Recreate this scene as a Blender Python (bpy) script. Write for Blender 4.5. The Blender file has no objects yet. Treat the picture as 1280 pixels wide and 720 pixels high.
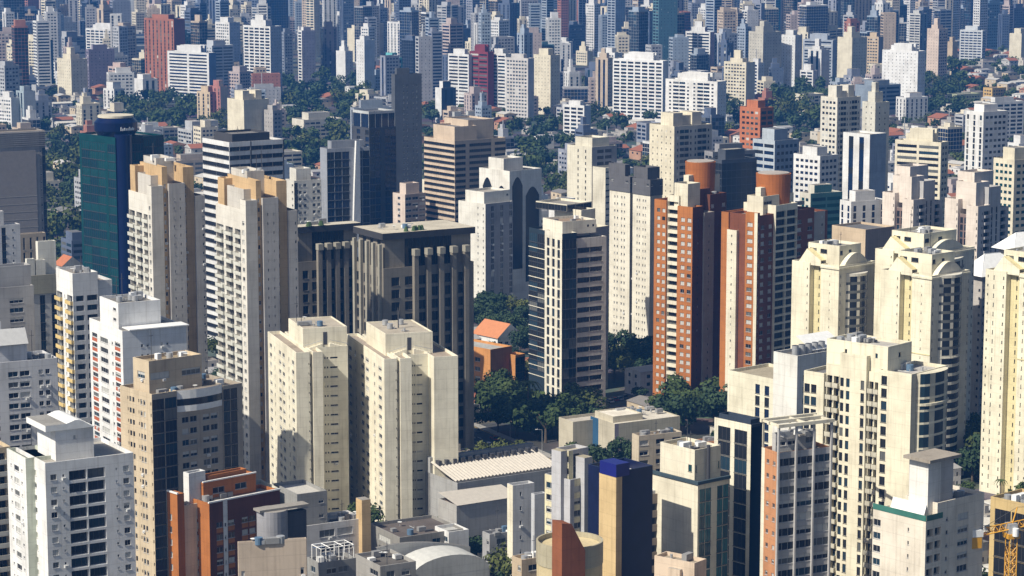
import bpy, math, random
import numpy as np
from mathutils import Vector
rnd = random.Random(11)
SC = bpy.context.scene
COL = SC.collection

# ---------------------------------------------------------------- camera
F, CX, CY, HC = 3143.0, 640.0, 360.0, 188.0        # focal length in photo pixels, centre, camera height
PITCH = math.atan(494 / F)
SP, CP = math.sin(PITCH), math.cos(PITCH)
cam_d = bpy.data.cameras.new("camera")
cam = bpy.data.objects.new("camera", cam_d)
COL.objects.link(cam)
cam.location = (0, 0, HC)
cam.rotation_euler = (math.pi / 2 - PITCH, 0, 0)
cam_d.sensor_width = 36
cam_d.lens = 36 * F / 1280
cam_d.clip_start = 1
cam_d.clip_end = 40000
SC.camera = cam

# ---------------------------------------------------------------- light
SUN_AZ = Vector((-0.80, -0.60))
SUN_EL = math.radians(45)
SUN_AZ.normalize()
tosun = Vector((SUN_AZ.x * math.cos(SUN_EL), SUN_AZ.y * math.cos(SUN_EL), math.sin(SUN_EL)))
w = bpy.data.worlds.new("World")
SC.world = w
w.use_nodes = True
nt = w.node_tree
bg = nt.nodes["Background"]
sky = nt.nodes.new("ShaderNodeTexSky")
sky.sky_type = 'NISHITA'
sky.sun_disc = False
sky.sun_elevation = SUN_EL
sky.sun_rotation = math.atan2(SUN_AZ.x, SUN_AZ.y)
sky.altitude = 700
sky.ozone_density = .3
sky.dust_density = 3.0
nt.links.new(sky.outputs[0], bg.inputs[0])
bg.inputs[1].default_value = 0.068
sd = bpy.data.lights.new("sun", 'SUN')
sd.energy = 5.0
sd.angle = math.radians(0.5)
sd.color = (1.0, 0.93, 0.80)
sun = bpy.data.objects.new("sun", sd)
COL.objects.link(sun)
sun.rotation_euler = tosun.to_track_quat('Z', 'Y').to_euler()
sun.location = (0, 0, 600)
SC.view_settings.view_transform = 'Standard'
SC.view_settings.look = 'None'
SC.view_settings.exposure = 0.33
SC.view_settings.gamma = 1.0
SC.cycles.max_bounces = 5
SC.cycles.diffuse_bounces = 3
SC.cycles.glossy_bounces = 3
SC.cycles.volume_bounces = 1
SC.cycles.transparent_max_bounces = 4
HAZE_DENSITY = 1.3e-4

# ---------------------------------------------------------------- pixel <-> world
def ray(px, py):
    a, b = (px - CX) / F, (py - CY) / F
    return Vector((a, CP - SP * b, -SP - CP * b))
def ground(px, py, z=0.0):
    d = ray(px, py)
    t = (z - HC) / d.z
    return Vector((d.x * t, d.y * t, z))
def proj(p):
    dx, dy, dz = p[0], p[1], p[2] - HC
    f = dy * CP - dz * SP
    u = dy * SP + dz * CP
    return CX + F * dx / f, CY - F * u / f

# ---------------------------------------------------------------- what nearer things cover (used only to leave out what the photo shows nothing of)
CW, CH, PAD = 640, 360, 0
cover = np.zeros((CH, CW), bool)
def hull(pts):
    pts = sorted(set((round(x, 2), round(y, 2)) for x, y in pts))
    def half(ps):
        h = []
        for p in ps:
            while len(h) > 1 and (h[-1][0]-h[-2][0])*(p[1]-h[-2][1]) - (h[-1][1]-h[-2][1])*(p[0]-h[-2][0]) <= 0:
                h.pop()
            h.append(p)
        return h
    a, b = half(pts), half(pts[::-1])
    return a[:-1] + b[:-1]
def region(pts):
    h = [(x / 2, y / 2) for x, y in hull(pts)]
    x0, x1 = max(0, int(min(p[0] for p in h))), min(CW, int(max(p[0] for p in h)) + 1)
    y0, y1 = max(0, int(min(p[1] for p in h))), min(CH, int(max(p[1] for p in h)) + 1)
    if x1 <= x0 or y1 <= y0:
        return None
    X, Y = np.meshgrid(np.arange(x0, x1) + .5, np.arange(y0, y1) + .5)
    m = np.ones(X.shape, bool)
    for (ax, ay), (bx, by) in zip(h, h[1:] + h[:1]):
        m &= (bx - ax) * (Y - ay) - (by - ay) * (X - ax) >= -0.01
    return y0, y1, x0, x1, m
def seen(pts):
    r = region(pts)
    if r is None: return 0
    y0, y1, x0, x1, m = r
    return int((m & ~cover[y0:y1, x0:x1]).sum())
def block(pts):
    r = region(pts)
    if r is None: return
    y0, y1, x0, x1, m = r
    cover[y0:y1, x0:x1] |= m
def open_at(px, py):
    x, y = int(px / 2), int(py / 2)
    return 0 <= x < CW and 0 <= y < CH and not cover[y, x]

# ---------------------------------------------------------------- materials
_M = {}
def new_mat(name):
    m = bpy.data.materials.new(name)
    m.use_nodes = True
    return m, m.node_tree, m.node_tree.nodes["Principled BSDF"]
def N(nt, t, **k):
    n = nt.nodes.new(t)
    for a, v in k.items(): setattr(n, a, v)
    return n
def wall_mat(c, rough=.85, dirt=.7, grime=True):
    key = ('w',) + tuple(round(x, 3) for x in c) + (rough, dirt)
    if key in _M: return _M[key]
    m, nt, p = new_mat("wall_paint")
    L = nt.links.new
    tc = N(nt, "ShaderNodeTexCoord")
    oi = N(nt, "ShaderNodeObjectInfo")
    add = N(nt, "ShaderNodeVectorMath", operation='ADD')
    cmb = N(nt, "ShaderNodeCombineXYZ")
    mul = N(nt, "ShaderNodeMath", operation='MULTIPLY'); mul.inputs[1].default_value = 90
    L(oi.outputs["Random"], mul.inputs[0]); L(mul.outputs[0], cmb.inputs[0])
    L(tc.outputs["Object"], add.inputs[0]); L(cmb.outputs[0], add.inputs[1])
    mp = N(nt, "ShaderNodeMapping"); mp.inputs["Scale"].default_value = (1.5, 1.5, .07)
    L(add.outputs[0], mp.inputs[0])
    n1 = N(nt, "ShaderNodeTexNoise"); n1.inputs["Scale"].default_value = 1.0; n1.inputs["Detail"].default_value = 5
    L(mp.outputs[0], n1.inputs["Vector"])
    n2 = N(nt, "ShaderNodeTexNoise"); n2.inputs["Scale"].default_value = .12; n2.inputs["Detail"].default_value = 6; n2.inputs["Roughness"].default_value = .65
    L(add.outputs[0], n2.inputs["Vector"])
    r1 = N(nt, "ShaderNodeMapRange"); r1.inputs[1].default_value = .5; r1.inputs[2].default_value = .78
    L(n1.outputs[0], r1.inputs[0])
    r2 = N(nt, "ShaderNodeMapRange"); r2.inputs[1].default_value = .42; r2.inputs[2].default_value = .75
    L(n2.outputs[0], r2.inputs[0])
    mm = N(nt, "ShaderNodeMath", operation='MULTIPLY_ADD'); mm.inputs[1].default_value = .6
    L(r1.outputs[0], mm.inputs[0]); 
    m3 = N(nt, "ShaderNodeMath", operation='MULTIPLY'); m3.inputs[1].default_value = .75
    L(r2.outputs[0], m3.inputs[0]); L(m3.outputs[0], mm.inputs[2])
    m4 = N(nt, "ShaderNodeMath", operation='MULTIPLY', use_clamp=True); m4.inputs[1].default_value = dirt * 1.2
    L(mm.outputs[0], m4.inputs[0])
    mix = N(nt, "ShaderNodeMixRGB")
    mix.inputs[1].default_value = (*c, 1)
    mix.inputs[2].default_value = (c[0] * .55, c[1] * .53, c[2] * .5, 1)
    L(m4.outputs[0], mix.inputs[0])
    # thin slab joints at every storey, and panels of paint renewed at different times
    sx = N(nt, "ShaderNodeSeparateXYZ"); L(tc.outputs["Object"], sx.inputs[0])
    dv = N(nt, "ShaderNodeMath", operation='DIVIDE'); dv.inputs[1].default_value = 2.95; L(sx.outputs[2], dv.inputs[0])
    fr_ = N(nt, "ShaderNodeMath", operation='FRACT'); L(dv.outputs[0], fr_.inputs[0])
    lt = N(nt, "ShaderNodeMath", operation='LESS_THAN'); lt.inputs[1].default_value = .05; L(fr_.outputs[0], lt.inputs[0])
    sc_ = N(nt, "ShaderNodeMath", operation='MULTIPLY'); sc_.inputs[1].default_value = .22 if rough < .9 else 0; L(lt.outputs[0], sc_.inputs[0])
    vp = N(nt, "ShaderNodeMapping"); vp.inputs["Scale"].default_value = (.16, .16, .07); L(add.outputs[0], vp.inputs[0])
    vo = N(nt, "ShaderNodeTexVoronoi", distance='CHEBYCHEV'); vo.inputs["Scale"].default_value = 1.0; L(vp.outputs[0], vo.inputs["Vector"])
    sv = N(nt, "ShaderNodeSeparateColor"); L(vo.outputs["Color"], sv.inputs[0])
    pm = N(nt, "ShaderNodeMath", operation='MULTIPLY'); pm.inputs[1].default_value = .10; L(sv.outputs[0], pm.inputs[0])
    sm = N(nt, "ShaderNodeMath", operation='ADD'); L(sc_.outputs[0], sm.inputs[0]); L(pm.outputs[0], sm.inputs[1])
    mx2 = N(nt, "ShaderNodeMixRGB"); mx2.inputs[2].default_value = (c[0] * .42, c[1] * .42, c[2] * .42, 1)
    L(sm.outputs[0], mx2.inputs[0]); L(mix.outputs[0], mx2.inputs[1]); L(mx2.outputs[0], p.inputs["Base Color"])
    p.inputs["Roughness"].default_value = rough
    p.inputs["Specular IOR Level"].default_value = .25
    _M[key] = m
    return m
def flat_mat(name, c, rough=.6, metal=0, spec=.4):
    key = (name, c)
    if key in _M: return _M[key]
    m, nt, p = new_mat(name)
    tc = N(nt, "ShaderNodeTexCoord")
    n = N(nt, "ShaderNodeTexNoise"); n.inputs["Scale"].default_value = .8; n.inputs["Detail"].default_value = 6
    nt.links.new(tc.outputs["Object"], n.inputs["Vector"])
    mix = N(nt, "ShaderNodeMixRGB"); mix.inputs[1].default_value = (*[x * .8 for x in c], 1); mix.inputs[2].default_value = (*[min(1, x * 1.15) for x in c], 1)
    nt.links.new(n.outputs[0], mix.inputs[0]); nt.links.new(mix.outputs[0], p.inputs["Base Color"])
    p.inputs["Roughness"].default_value = rough; p.inputs["Metallic"].default_value = metal
    p.inputs["Specular IOR Level"].default_value = spec
    _M[key] = m
    return m
def glass_mat(name, c, rough=.12, spec=.35):
    key = ('g', name, c)
    if key in _M: return _M[key]
    m, nt, p = new_mat(name)
    tc = N(nt, "ShaderNodeTexCoord")
    n = N(nt, "ShaderNodeTexNoise"); n.inputs["Scale"].default_value = .25; n.inputs["Detail"].default_value = 3
    nt.links.new(tc.outputs["Object"], n.inputs["Vector"])
    mix = N(nt, "ShaderNodeMixRGB"); mix.inputs[1].default_value = (*[x * .6 for x in c], 1); mix.inputs[2].default_value = (*[x * 1.4 for x in c], 1)
    nt.links.new(n.outputs[0], mix.inputs[0]); nt.links.new(mix.outputs[0], p.inputs["Base Color"])
    bump = N(nt, "ShaderNodeBump"); bump.inputs["Strength"].default_value = .08; bump.inputs["Distance"].default_value = .3
    nt.links.new(n.outputs[0], bump.inputs["Height"]); nt.links.new(bump.outputs[0], p.inputs["Normal"])
    p.inputs["Roughness"].default_value = rough; p.inputs["Specular IOR Level"].default_value = spec
    _M[key] = m
    return m
G_DARK = glass_mat("dark_glass", (.016, .019, .024))
G_BLUE = glass_mat("blue_glass", (.018, .04, .06))
G_CURT = glass_mat("curtained_glass", (.12, .125, .12), .2)
G_PALE = flat_mat("pale_blind", (.5, .5, .47), .6)
GLASS = {'n': [(G_DARK, 10), (G_BLUE, 2), (G_CURT, 3), (G_PALE, 1)],
         'h': [(G_DARK, 10), (G_BLUE, 3), (G_CURT, 1)],
         'p': [(G_PALE, 8), (G_CURT, 1), (G_DARK, 1)],
         'l': [(G_DARK, 5), (G_CURT, 6), (G_PALE, 6)],
         'k': [(G_DARK, 1)],
         't': [(glass_mat("teal_glass", (.004, .05, .058)), 6), (glass_mat("deep_teal_glass", (.003, .03, .045)), 5)],
         'e': [(glass_mat("sea_green_glass", (.02, .125, .135)), 4), (glass_mat("dark_sea_green_glass", (.01, .06, .07)), 2)],
         'u': [(glass_mat("navy_glass", (.008, .02, .055)), 6), (G_DARK, 4)]}
FRAME = flat_mat("window_frame", (.42, .42, .42), .5)
ROOFC = [(.30, .28, .25), (.22, .21, .20), (.40, .37, .32), (.27, .24, .21), (.16, .16, .165)]
def roof_mat(c):
    return wall_mat(c, .95, .75)
METAL = flat_mat("grey_metal", (.45, .46, .47), .45, .4)
DARKM = flat_mat("dark_metal", (.06, .06, .065), .5)
WHITE = flat_mat("white_paint", (.8, .8, .78), .5)

# ---------------------------------------------------------------- meshes
class MB:
    def __init__(s): s.v, s.ix, s.f, s.m = [], {}, [], []
    def pt(s, p):
        k = (round(p[0], 3), round(p[1], 3), round(p[2], 3))
        i = s.ix.get(k)
        if i is None:
            i = s.ix[k] = len(s.v); s.v.append(k)
        return i
    def poly(s, pts, mat):
        ids = [s.pt(p) for p in pts]
        if len(set(ids)) < 3: return
        out = []
        for i in ids:
            if i not in out: out.append(i)
        s.f.append(out); s.m.append(mat)
    def box(s, x0, x1, y0, y1, z0, z1, mat, top=None, bottom=False):
        a, b, c, d = (x0, y0), (x1, y0), (x1, y1), (x0, y1)
        for p, q in ((a, b), (b, c), (c, d), (d, a)):
            s.poly([(*p, z0), (*q, z0), (*q, z1), (*p, z1)], mat)
        s.poly([(*a, z1), (*b, z1), (*c, z1), (*d, z1)], top or mat)
        if bottom: s.poly([(*a, z0), (*d, z0), (*c, z0), (*b, z0)], mat)
    def cyl(s, x, y, r, z0, z1, mat, n=20, r1=None, top=None):
        r1 = r if r1 is None else r1
        P = [(math.cos(2 * math.pi * i / n), math.sin(2 * math.pi * i / n)) for i in range(n)]
        for i in range(n):
            (a, b), (c, d) = P[i], P[(i + 1) % n]
            s.poly([(x + r*a, y + r*b, z0), (x + r*c, y + r*d, z0), (x + r1*c, y + r1*d, z1), (x + r1*a, y + r1*b, z1)], mat)
        s.poly([(x + r1*a, y + r1*b, z1) for a, b in P], top or mat)
    def bar(s, p, q, t, mat):
        p, q = Vector(p), Vector(q)
        d = (q - p).normalized()
        a = d.orthogonal().normalized() * t / 2
        b = d.cross(a).normalized() * t / 2
        c = [a + b, b - a, -a - b, a - b]
        for i in range(4):
            j = (i + 1) % 4
            s.poly([p + c[i], p + c[j], q + c[j], q + c[i]], mat)
        s.poly([p + x for x in c[::-1]], mat); s.poly([q + x for x in c], mat)
    def mesh(s, name, smooth=False):
        me = bpy.data.meshes.new(name)
        me.from_pydata(s.v, [], s.f)
        mats = []
        for m in s.m:
            if m not in mats: mats.append(m)
        for m in mats: me.materials.append(m)
        ix = {m: i for i, m in enumerate(mats)}
        me.polygons.foreach_set("material_index", [ix[m] for m in s.m])
        if smooth: me.polygons.foreach_set("use_smooth", [True] * len(me.polygons))
        me.update()
        return me
def link(name, data, parent=None, loc=(0, 0, 0), rz=0.0):
    o = bpy.data.objects.new(name, data)
    COL.objects.link(o)
    o.location = loc
    if rz: o.rotation_euler = (0, 0, rz)
    if parent: o.parent = parent
    return o
def tag(o, label, cat, group=None, kind=None):
    if label: o["label"] = label
    if cat: o["category"] = cat
    if group: o["group"] = group
    if kind: o["kind"] = kind
    return o

# ---------------------------------------------------------------- facades
BAY = {'.': (1, []), ',': (.35, []), '_': (3, []),
       'w': (1, [(.18, .82, .33, .78, 'n')]), 's': (.7, [(.3, .7, .45, .75, 'n')]), 'q': (.55, [(.3, .7, .35, .78, 'n')]),
       'W': (1.7, [(.08, .92, .3, .8, 'n')]), 'R': (3, [(0, 1, .36, .86, 'n')]), 'K': (3, [(0, 1, .42, .98, 'n')]),
       'V': (.8, [(.15, .85, .08, .9, 'n')]), 'G': (1.4, [(.03, .97, .04, .96, 'g')]), 'D': (.8, [(0, 1, 0, 1, 'g')]),
       'b': (2, [(.05, .95, .02, .86, 'b')]), 'F': (2, [(.03, .97, .1, .88, 'c')]), 'B': (2, [(.04, .96, .3, .88, 'c')]),
       'P': (1, [(.2, .8, .3, .78, 'p')]), 'r': (1.2, [(.08, .92, .47, .9, 'n'), (.08, .92, .06, .46, 'a')]),
       'x': (1, [(.1, .9, .25, .95, 'n')]), 'z': (1.5, [(.12, .88, .5, .68, 'n')]), 'i': (.4, [(.25, .75, .5, .7, 'n')]), 'S': (2.2, [(.06, .94, .5, .72, 'n')])}
class Build:
    """One building: its near corner stands at photo pixel (xc, yb) on the ground; u runs along the face turned right, v along the face turned left."""
    ALL = []
    def __init__(s, name, label, cat, xl, xc, xr, yt, yb, th=None, walls=((.6, .58, .52),), acc=None, roof=None, fr=None, near=True,
                 group=None, lm=None, gl='n', D=None, W=None, frame=None):
        if th is None:
            k = (xc - xl) / max(1, xr - xl)
            th = 22 + 36 * max(0, min(1, k))
        s.name, s.label, s.cat, s.near, s.group, s.lm = name, label, cat, near, group, lm
        s.th = math.radians(th)
        s.O = ground(xc, yb)
        s.yt = yt
        s.cu, s.cv = Vector((math.cos(s.th), math.sin(s.th))), Vector((-math.sin(s.th), math.cos(s.th)))
        s.W = W or s.U(xr); s.D = D or s.V(xl); s.H = s.Z(yt)
        s.walls = [wall_mat(c) if isinstance(c, tuple) else c for c in walls]
        s.acc = wall_mat(acc) if isinstance(acc, tuple) else (acc or s.walls[0])
        s.roof = roof_mat(roof or rnd.choice(ROOFC))
        s.gl = gl
        s.frame = frame or FRAME
        s.vols, s.extra = [], []
        Build.ALL.append(s)
    def _solve(s, px, axis, base=(0, 0)):
        d = ray(px, s.yt)
        o = s.O.xy + s.cu * base[0] + s.cv * base[1]
        # o + k*axis = t*d
        det = axis.x * (-d.y) + axis.y * d.x
        return (-o.x * (-d.y) - o.y * d.x) / det if abs(det) > 1e-9 else 1
    def U(s, px, v=0.0): return s._solve(px, s.cu, (0, v))
    def V(s, px, u=0.0): return s._solve(px, s.cv, (u, 0))
    def Z(s, py, u=0.0, v=0.0):
        p = s.O.xy + s.cu * u + s.cv * v
        d = ray(CX, py)
        return HC + p.y * d.z / d.y
    def world(s, u, v, z):
        p = s.O.xy + s.cu * u + s.cv * v
        return (p.x, p.y, z)
    def vol(s, u0=0, u1=None, v0=0, v1=None, z0=0, z1=None, R='', L='', slot=0, fh=2.9, base=0.0, part=None, par=.9, top=1.0, rfh=None, roof=None, rd=None):
        u1 = s.W if u1 is None else u1; v1 = s.D if v1 is None else v1; z1 = s.H if z1 is None else z1
        s.vols.append(dict(u0=u0, u1=u1, v0=v0, v1=v1, z0=z0, z1=z1, R=R, L=L, slot=slot, fh=fh, base=base, part=part, par=par, top=top, roof=roof, rd=rd))
        return s
    def fr(s, a0, a1, b0, b1, z0, z1, **k):
        return s.vol(a0 * s.W, a1 * s.W, b0 * s.D, b1 * s.D, z0, z1, **k)
    def sil(s, d):
        return [proj(s.world(u, v, z)) for u in (d['u0'], d['u1']) for v in (d['v0'], d['v1']) for z in (d['z0'], d['z1'])]
    def add(s, part, fn):       # fn(mb, building) draws a part of its own, with the measures current when it was added
        snap = {k: globals()[k] for k in ('z', 'zz', 'us', 'ua', 'va', 'vb', 'v1', 'vt', 'vm', 'fh', 'e', 'D') if k in globals()}
        def run(m, b, fn=fn, snap=snap):
            globals().update(snap); fn(m, b)
        s.extra.append((part, run)); return s
    # ---- one facade from outside, left to right
    def facade(s, mb, p, A, L, z0, z1, pat, slot, fh, base, top, wins, rd):
        Nn = (A[1], -A[0])
        def P(a, z, out=0.0): return (p[0] + A[0] * a + Nn[0] * out, p[1] + A[1] * a + Nn[1] * out, z)
        if not pat:
            mb.poly([P(0, z0), P(L, z0), P(L, z1), P(0, z1)], s.walls[slot]); return
        bays, cur = [], slot
        for ch in pat:
            if ch.isdigit(): cur = int(ch); continue
            bays.append((ch, cur))
        tot = sum(BAY[c][0] for c, _ in bays)
        zt = z1 - top
        n = max(1, int((zt - z0 - base) / fh + .02))
        zb = zt - n * fh
        a = 0
        for ch, sl in bays:
            w_, ops = BAY[ch]
            b = a + L * w_ / tot
            wm = s.walls[min(sl, len(s.walls) - 1)]
            if not ops:
                mb.poly([P(a, z0), P(b, z0), P(b, z1), P(a, z1)], wm); a = b; continue
            mb.poly([P(a, z0), P(b, z0), P(b, zb), P(a, zb)], wm)
            mb.poly([P(a, zt), P(b, zt), P(b, z1), P(a, z1)], wm)
            for k in range(n):
                c0, c1 = zb + k * fh, zb + (k + 1) * fh
                if len(ops) == 2:
                    o2 = ops[1]; mid = c0 + fh * (o2[3] + .005)
                    x0, x1 = a + (b - a) * o2[0], a + (b - a) * o2[1]
                    y0 = c0 + fh * o2[2]
                    mb.poly([P(a, c0), P(b, c0), P(b, y0), P(a, y0)], wm)
                    mb.poly([P(a, y0), P(x0, y0), P(x0, mid), P(a, mid)], wm)
                    mb.poly([P(x1, y0), P(b, y0), P(b, mid), P(x1, mid)], wm)
                    mb.poly([P(x0, y0), P(x1, y0), P(x1, mid), P(x0, mid)], s.acc)
                    c0_ = mid
                else: c0_ = c0
                f0, f1, g0, g1, ty = ops[0]
                x0, x1, y0, y1 = a + (b - a) * f0, a + (b - a) * f1, max(c0_, c0 + fh * g0), c0 + fh * g1
                mb.poly([P(a, c0_), P(b, c0_), P(b, y0), P(a, y0)], wm)
                mb.poly([P(a, y1), P(b, y1), P(b, c1), P(a, c1)], wm)
                mb.poly([P(a, y0), P(x0, y0), P(x0, y1), P(a, y1)], wm)
                mb.poly([P(x1, y0), P(b, y0), P(b, y1), P(x1, y1)], wm)
                kind = {'n': s.gl, 'c': s.gl if s.gl in 'tuke' else 'h', 'g': s.gl if s.gl in 'tuhke' else 'h', 'p': 'p', 'b': s.gl}[ty]
                if not s.near:
                    gs = GLASS[kind]
                    if ty == 'b':
                        ym = c0 + fh * .38
                        mb.poly([P(x0, y0), P(x1, y0), P(x1, ym), P(x0, ym)], s.acc); y0 = ym
                    mb.poly([P(x0, y0), P(x1, y0), P(x1, y1), P(x0, y1)], rnd.choices([g for g, _ in gs], [q for _, q in gs])[0])
                else:
                    r = rd if rd else (1.1 if ty in 'bc' else .12 if ty == 'g' else .22)
                    mb.poly([P(x0, y0), P(x1, y0), P(x1, y0, -r), P(x0, y0, -r)], wm)
                    mb.poly([P(x0, y1, -r), P(x1, y1, -r), P(x1, y1), P(x0, y1)], wm)
                    mb.poly([P(x0, y0), P(x0, y0, -r), P(x0, y1, -r), P(x0, y1)], wm)
                    mb.poly([P(x1, y0, -r), P(x1, y0), P(x1, y1), P(x1, y1, -r)], wm)
                    wins.append((P((x0 + x1) / 2, y0, -r + .01), math.atan2(A[1], A[0]), x1 - x0, y1 - y0, kind))
                    if ty == 'b':
                        s.balc.append((P((x0 + x1) / 2, c0 + .02), math.atan2(A[1], A[0]), x1 - x0 + .2, fh))
            a = b
    def shape(s, mb, d, wins, roofs):
        u0, u1, v0, v1, z0, z1 = (d[k] for k in ('u0', 'u1', 'v0', 'v1', 'z0', 'z1'))
        wm = s.walls[min(d['slot'], len(s.walls) - 1)]
        s.facade(mb, (u0, v0), (1, 0), u1 - u0, z0, z1, d['R'], d['slot'], d['fh'], d['base'], d['top'], wins, d['rd'])
        s.facade(mb, (u0, v1), (0, -1), v1 - v0, z0, z1, d['L'], d['slot'], d['fh'], d['base'], d['top'], wins, d['rd'])
        mb.poly([(u1, v0, z0), (u1, v1, z0), (u1, v1, z1), (u1, v0, z1)], wm)
        mb.poly([(u1, v1, z0), (u0, v1, z0), (u0, v1, z1), (u1, v1, z1)], wm)
        t = min(.3, (u1 - u0) * .2, (v1 - v0) * .2); h = min(d['par'], z1 - z0)
        o = [(u0, v0), (u1, v0), (u1, v1), (u0, v1)]
        i = [(u0 + t, v0 + t), (u1 - t, v0 + t), (u1 - t, v1 - t), (u0 + t, v1 - t)]
        rm = roof_mat(d['roof']) if d['roof'] else s.roof
        if h <= 0:
            roofs.poly([(*q, z1) for q in o], rm); return
        for k in range(4):
            j = (k + 1) % 4
            mb.poly([(*o[k], z1), (*o[j], z1), (*i[j], z1), (*i[k], z1)], wm)
            mb.poly([(*i[k], z1), (*i[j], z1), (*i[j], z1 - h), (*i[k], z1 - h)], wm)
        roofs.poly([(*q, z1 - h) for q in i], rm)
    def finish(s):
        s.balc = []
        wins = []
        if not s.near:
            mb = MB()
            for d in s.vols: s.shape(mb, d, wins, mb)
            for _, fn in s.extra: fn(mb, s)
            root = link(s.name, mb.mesh(s.name), None, s.O, s.th)
        else:
            root = link(s.name, None, None, s.O, s.th)
            root.empty_display_size = 3
            wall, roofs, parts = MB(), MB(), {}
            for d in s.vols:
                if d['part']:
                    m = MB(); s.shape(m, d, wins, m); link(d['part'], m.mesh(d['part']), root)
                else: s.shape(wall, d, wins, roofs)
            if wall.f: link("wall", wall.mesh("wall"), root)
            top_ = link("roof", roofs.mesh("roof"), root) if roofs.f else root
            for part, fn in s.extra:
                m = MB(); fn(m, s)
                if m.f: link(part, m.mesh(part), top_ if part in ('water_tank', 'rooftop_unit', 'roof_pipe', 'satellite_dish', 'roof_hatch', 'antenna', 'roof_plant', 'cooling_unit', 'roof_vent') else root)
            s.put_windows(root, wins)
            s.put_balconies(root)
        tag(root, s.label, s.cat, s.group)
        s.root = root
        for d in s.vols: block(s.sil(d))
        return root
    def put_windows(s, root, wins):
        vis, rest = [], []
        for q in wins:
            (u, v, z), a, w_, h, k = q
            p = s.world(u, v, z + h / 2)
            px = proj(p)
            ok = (a > -.1 or a < -1) and open_at(*px)
            (vis if ok else rest).append((w_ * h / (p[1] ** 2), q))
        vis.sort(key=lambda t: -t[0])
        rest += vis[100:]
        nac = 0
        for _, (c, a, w_, h, k) in vis[:100]:
            link("window", window_mesh(w_, h, k, s.frame), root, c, a)
            if k in 'nl' and nac < 40 and rnd.random() < (.16 if a > -.1 else .05) and s.cat != 'office':
                nac += 1
                o_ = (math.sin(a) * .42, -math.cos(a) * .42)
                link("air_conditioner", AC_MESH, root, (c[0] + o_[0] + math.cos(a) * w_ * .2, c[1] + o_[1] + math.sin(a) * w_ * .2, c[2] - .75), a)
        if rest:
            m = MB()
            for _, (c, a, w_, h, k) in rest:
                A = (math.cos(a), math.sin(a)); hw = w_ / 2
                gs = GLASS[k]
                m.poly([(c[0] - A[0]*hw, c[1] - A[1]*hw, c[2]), (c[0] + A[0]*hw, c[1] + A[1]*hw, c[2]), (c[0] + A[0]*hw, c[1] + A[1]*hw, c[2] + h), (c[0] - A[0]*hw, c[1] - A[1]*hw, c[2] + h)],
                       rnd.choices([g for g, _ in gs], [q for _, q in gs])[0])
            o = link("window_glazing", m.mesh("window_glazing"), root); o["kind"] = "stuff"
    def put_balconies(s, root):
        vis = [(b, open_at(*proj(s.world(*b[0][:2], b[0][2] + 1)))) for b in s.balc]
        vis.sort(key=lambda t: not t[1])
        for k, (b, _) in enumerate(vis):
            c, a, w_, fh = b
            if k >= 100: break
            link("balcony", balcony_mesh(w_, s.acc, getattr(s, 'bdepth', .8), getattr(s, 'bglass', None)), root, c, a)
_WC, _BC = {}, {}
_m = MB(); _m.box(-.45, .45, -.2, .2, 0, .62, WHITE, bottom=True); _m.cyl(0, -.205, .01, .1, .12, DARKM, 6); _m.box(-.3, .3, -.21, -.2, .1, .5, METAL)
AC_MESH = _m.mesh("air_conditioner")
def window_mesh(w_, h, kind, frame):
    gs = GLASS[kind]
    if kind in 'htuke' and frame is FRAME: frame = DARKM
    g = rnd.choices(range(len(gs)), [q for _, q in gs])[0]
    st = rnd.randrange(3)
    key = (round(w_, 2), round(h, 2), kind, g, st, frame.name)
    if key in _WC: return _WC[key]
    m = MB(); f = .06 if w_ < 2.5 else .09
    gm = gs[g][0]; hw = w_ / 2
    def q(x0, x1, z0, z1, y, mt): m.poly([(x0, y, z0), (x1, y, z0), (x1, y, z1), (x0, y, z1)], mt)
    cut = h
    if st == 1 and kind in 'nl' and h < 2: cut = h * rnd.uniform(.45, .8)
    q(-hw, hw, 0, cut, 0, gm)
    if cut < h: q(-hw, hw, cut, h, 0, G_PALE)
    nm = 0 if w_ < 1.0 else max(1, round(w_ / 1.4) - 1) if w_ > 2 else 1
    xs = [-hw + (k + 1) * w_ / (nm + 1) for k in range(nm)]
    for x0, x1, z0, z1 in [(-hw, hw, 0, f), (-hw, hw, h - f, h), (-hw, -hw + f, 0, h), (hw - f, hw, 0, h)] + [(x - f / 2, x + f / 2, 0, h) for x in xs]:
        m.box(x0, x1, -.05, 0.001, z0, z1, frame, bottom=True)
    m.box(-hw - .1, hw + .1, -.3, -.051, -.1, -.002, frame, bottom=True)
    _WC[key] = m.mesh("window")
    return _WC[key]
def balcony_mesh(w_, mat, dep, glass=None):
    key = (round(w_, 1), mat.name, dep, glass)
    if key in _BC: return _BC[key]
    m = MB(); hw = w_ / 2
    m.box(-hw, hw, -dep, -.003, -.14, 0, mat, bottom=True)
    g = bpy.data.materials[glass] if glass else mat
    m.box(-hw, hw, -dep, -dep + .12, .002, 1.0, g)
    m.box(-hw, -hw + .12, -dep + .123, -.003, .002, 1.0, g)
    m.box(hw - .12, hw, -dep + .123, -.003, .002, 1.0, g)
    _BC[key] = m.mesh("balcony")
    return _BC[key]
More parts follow.
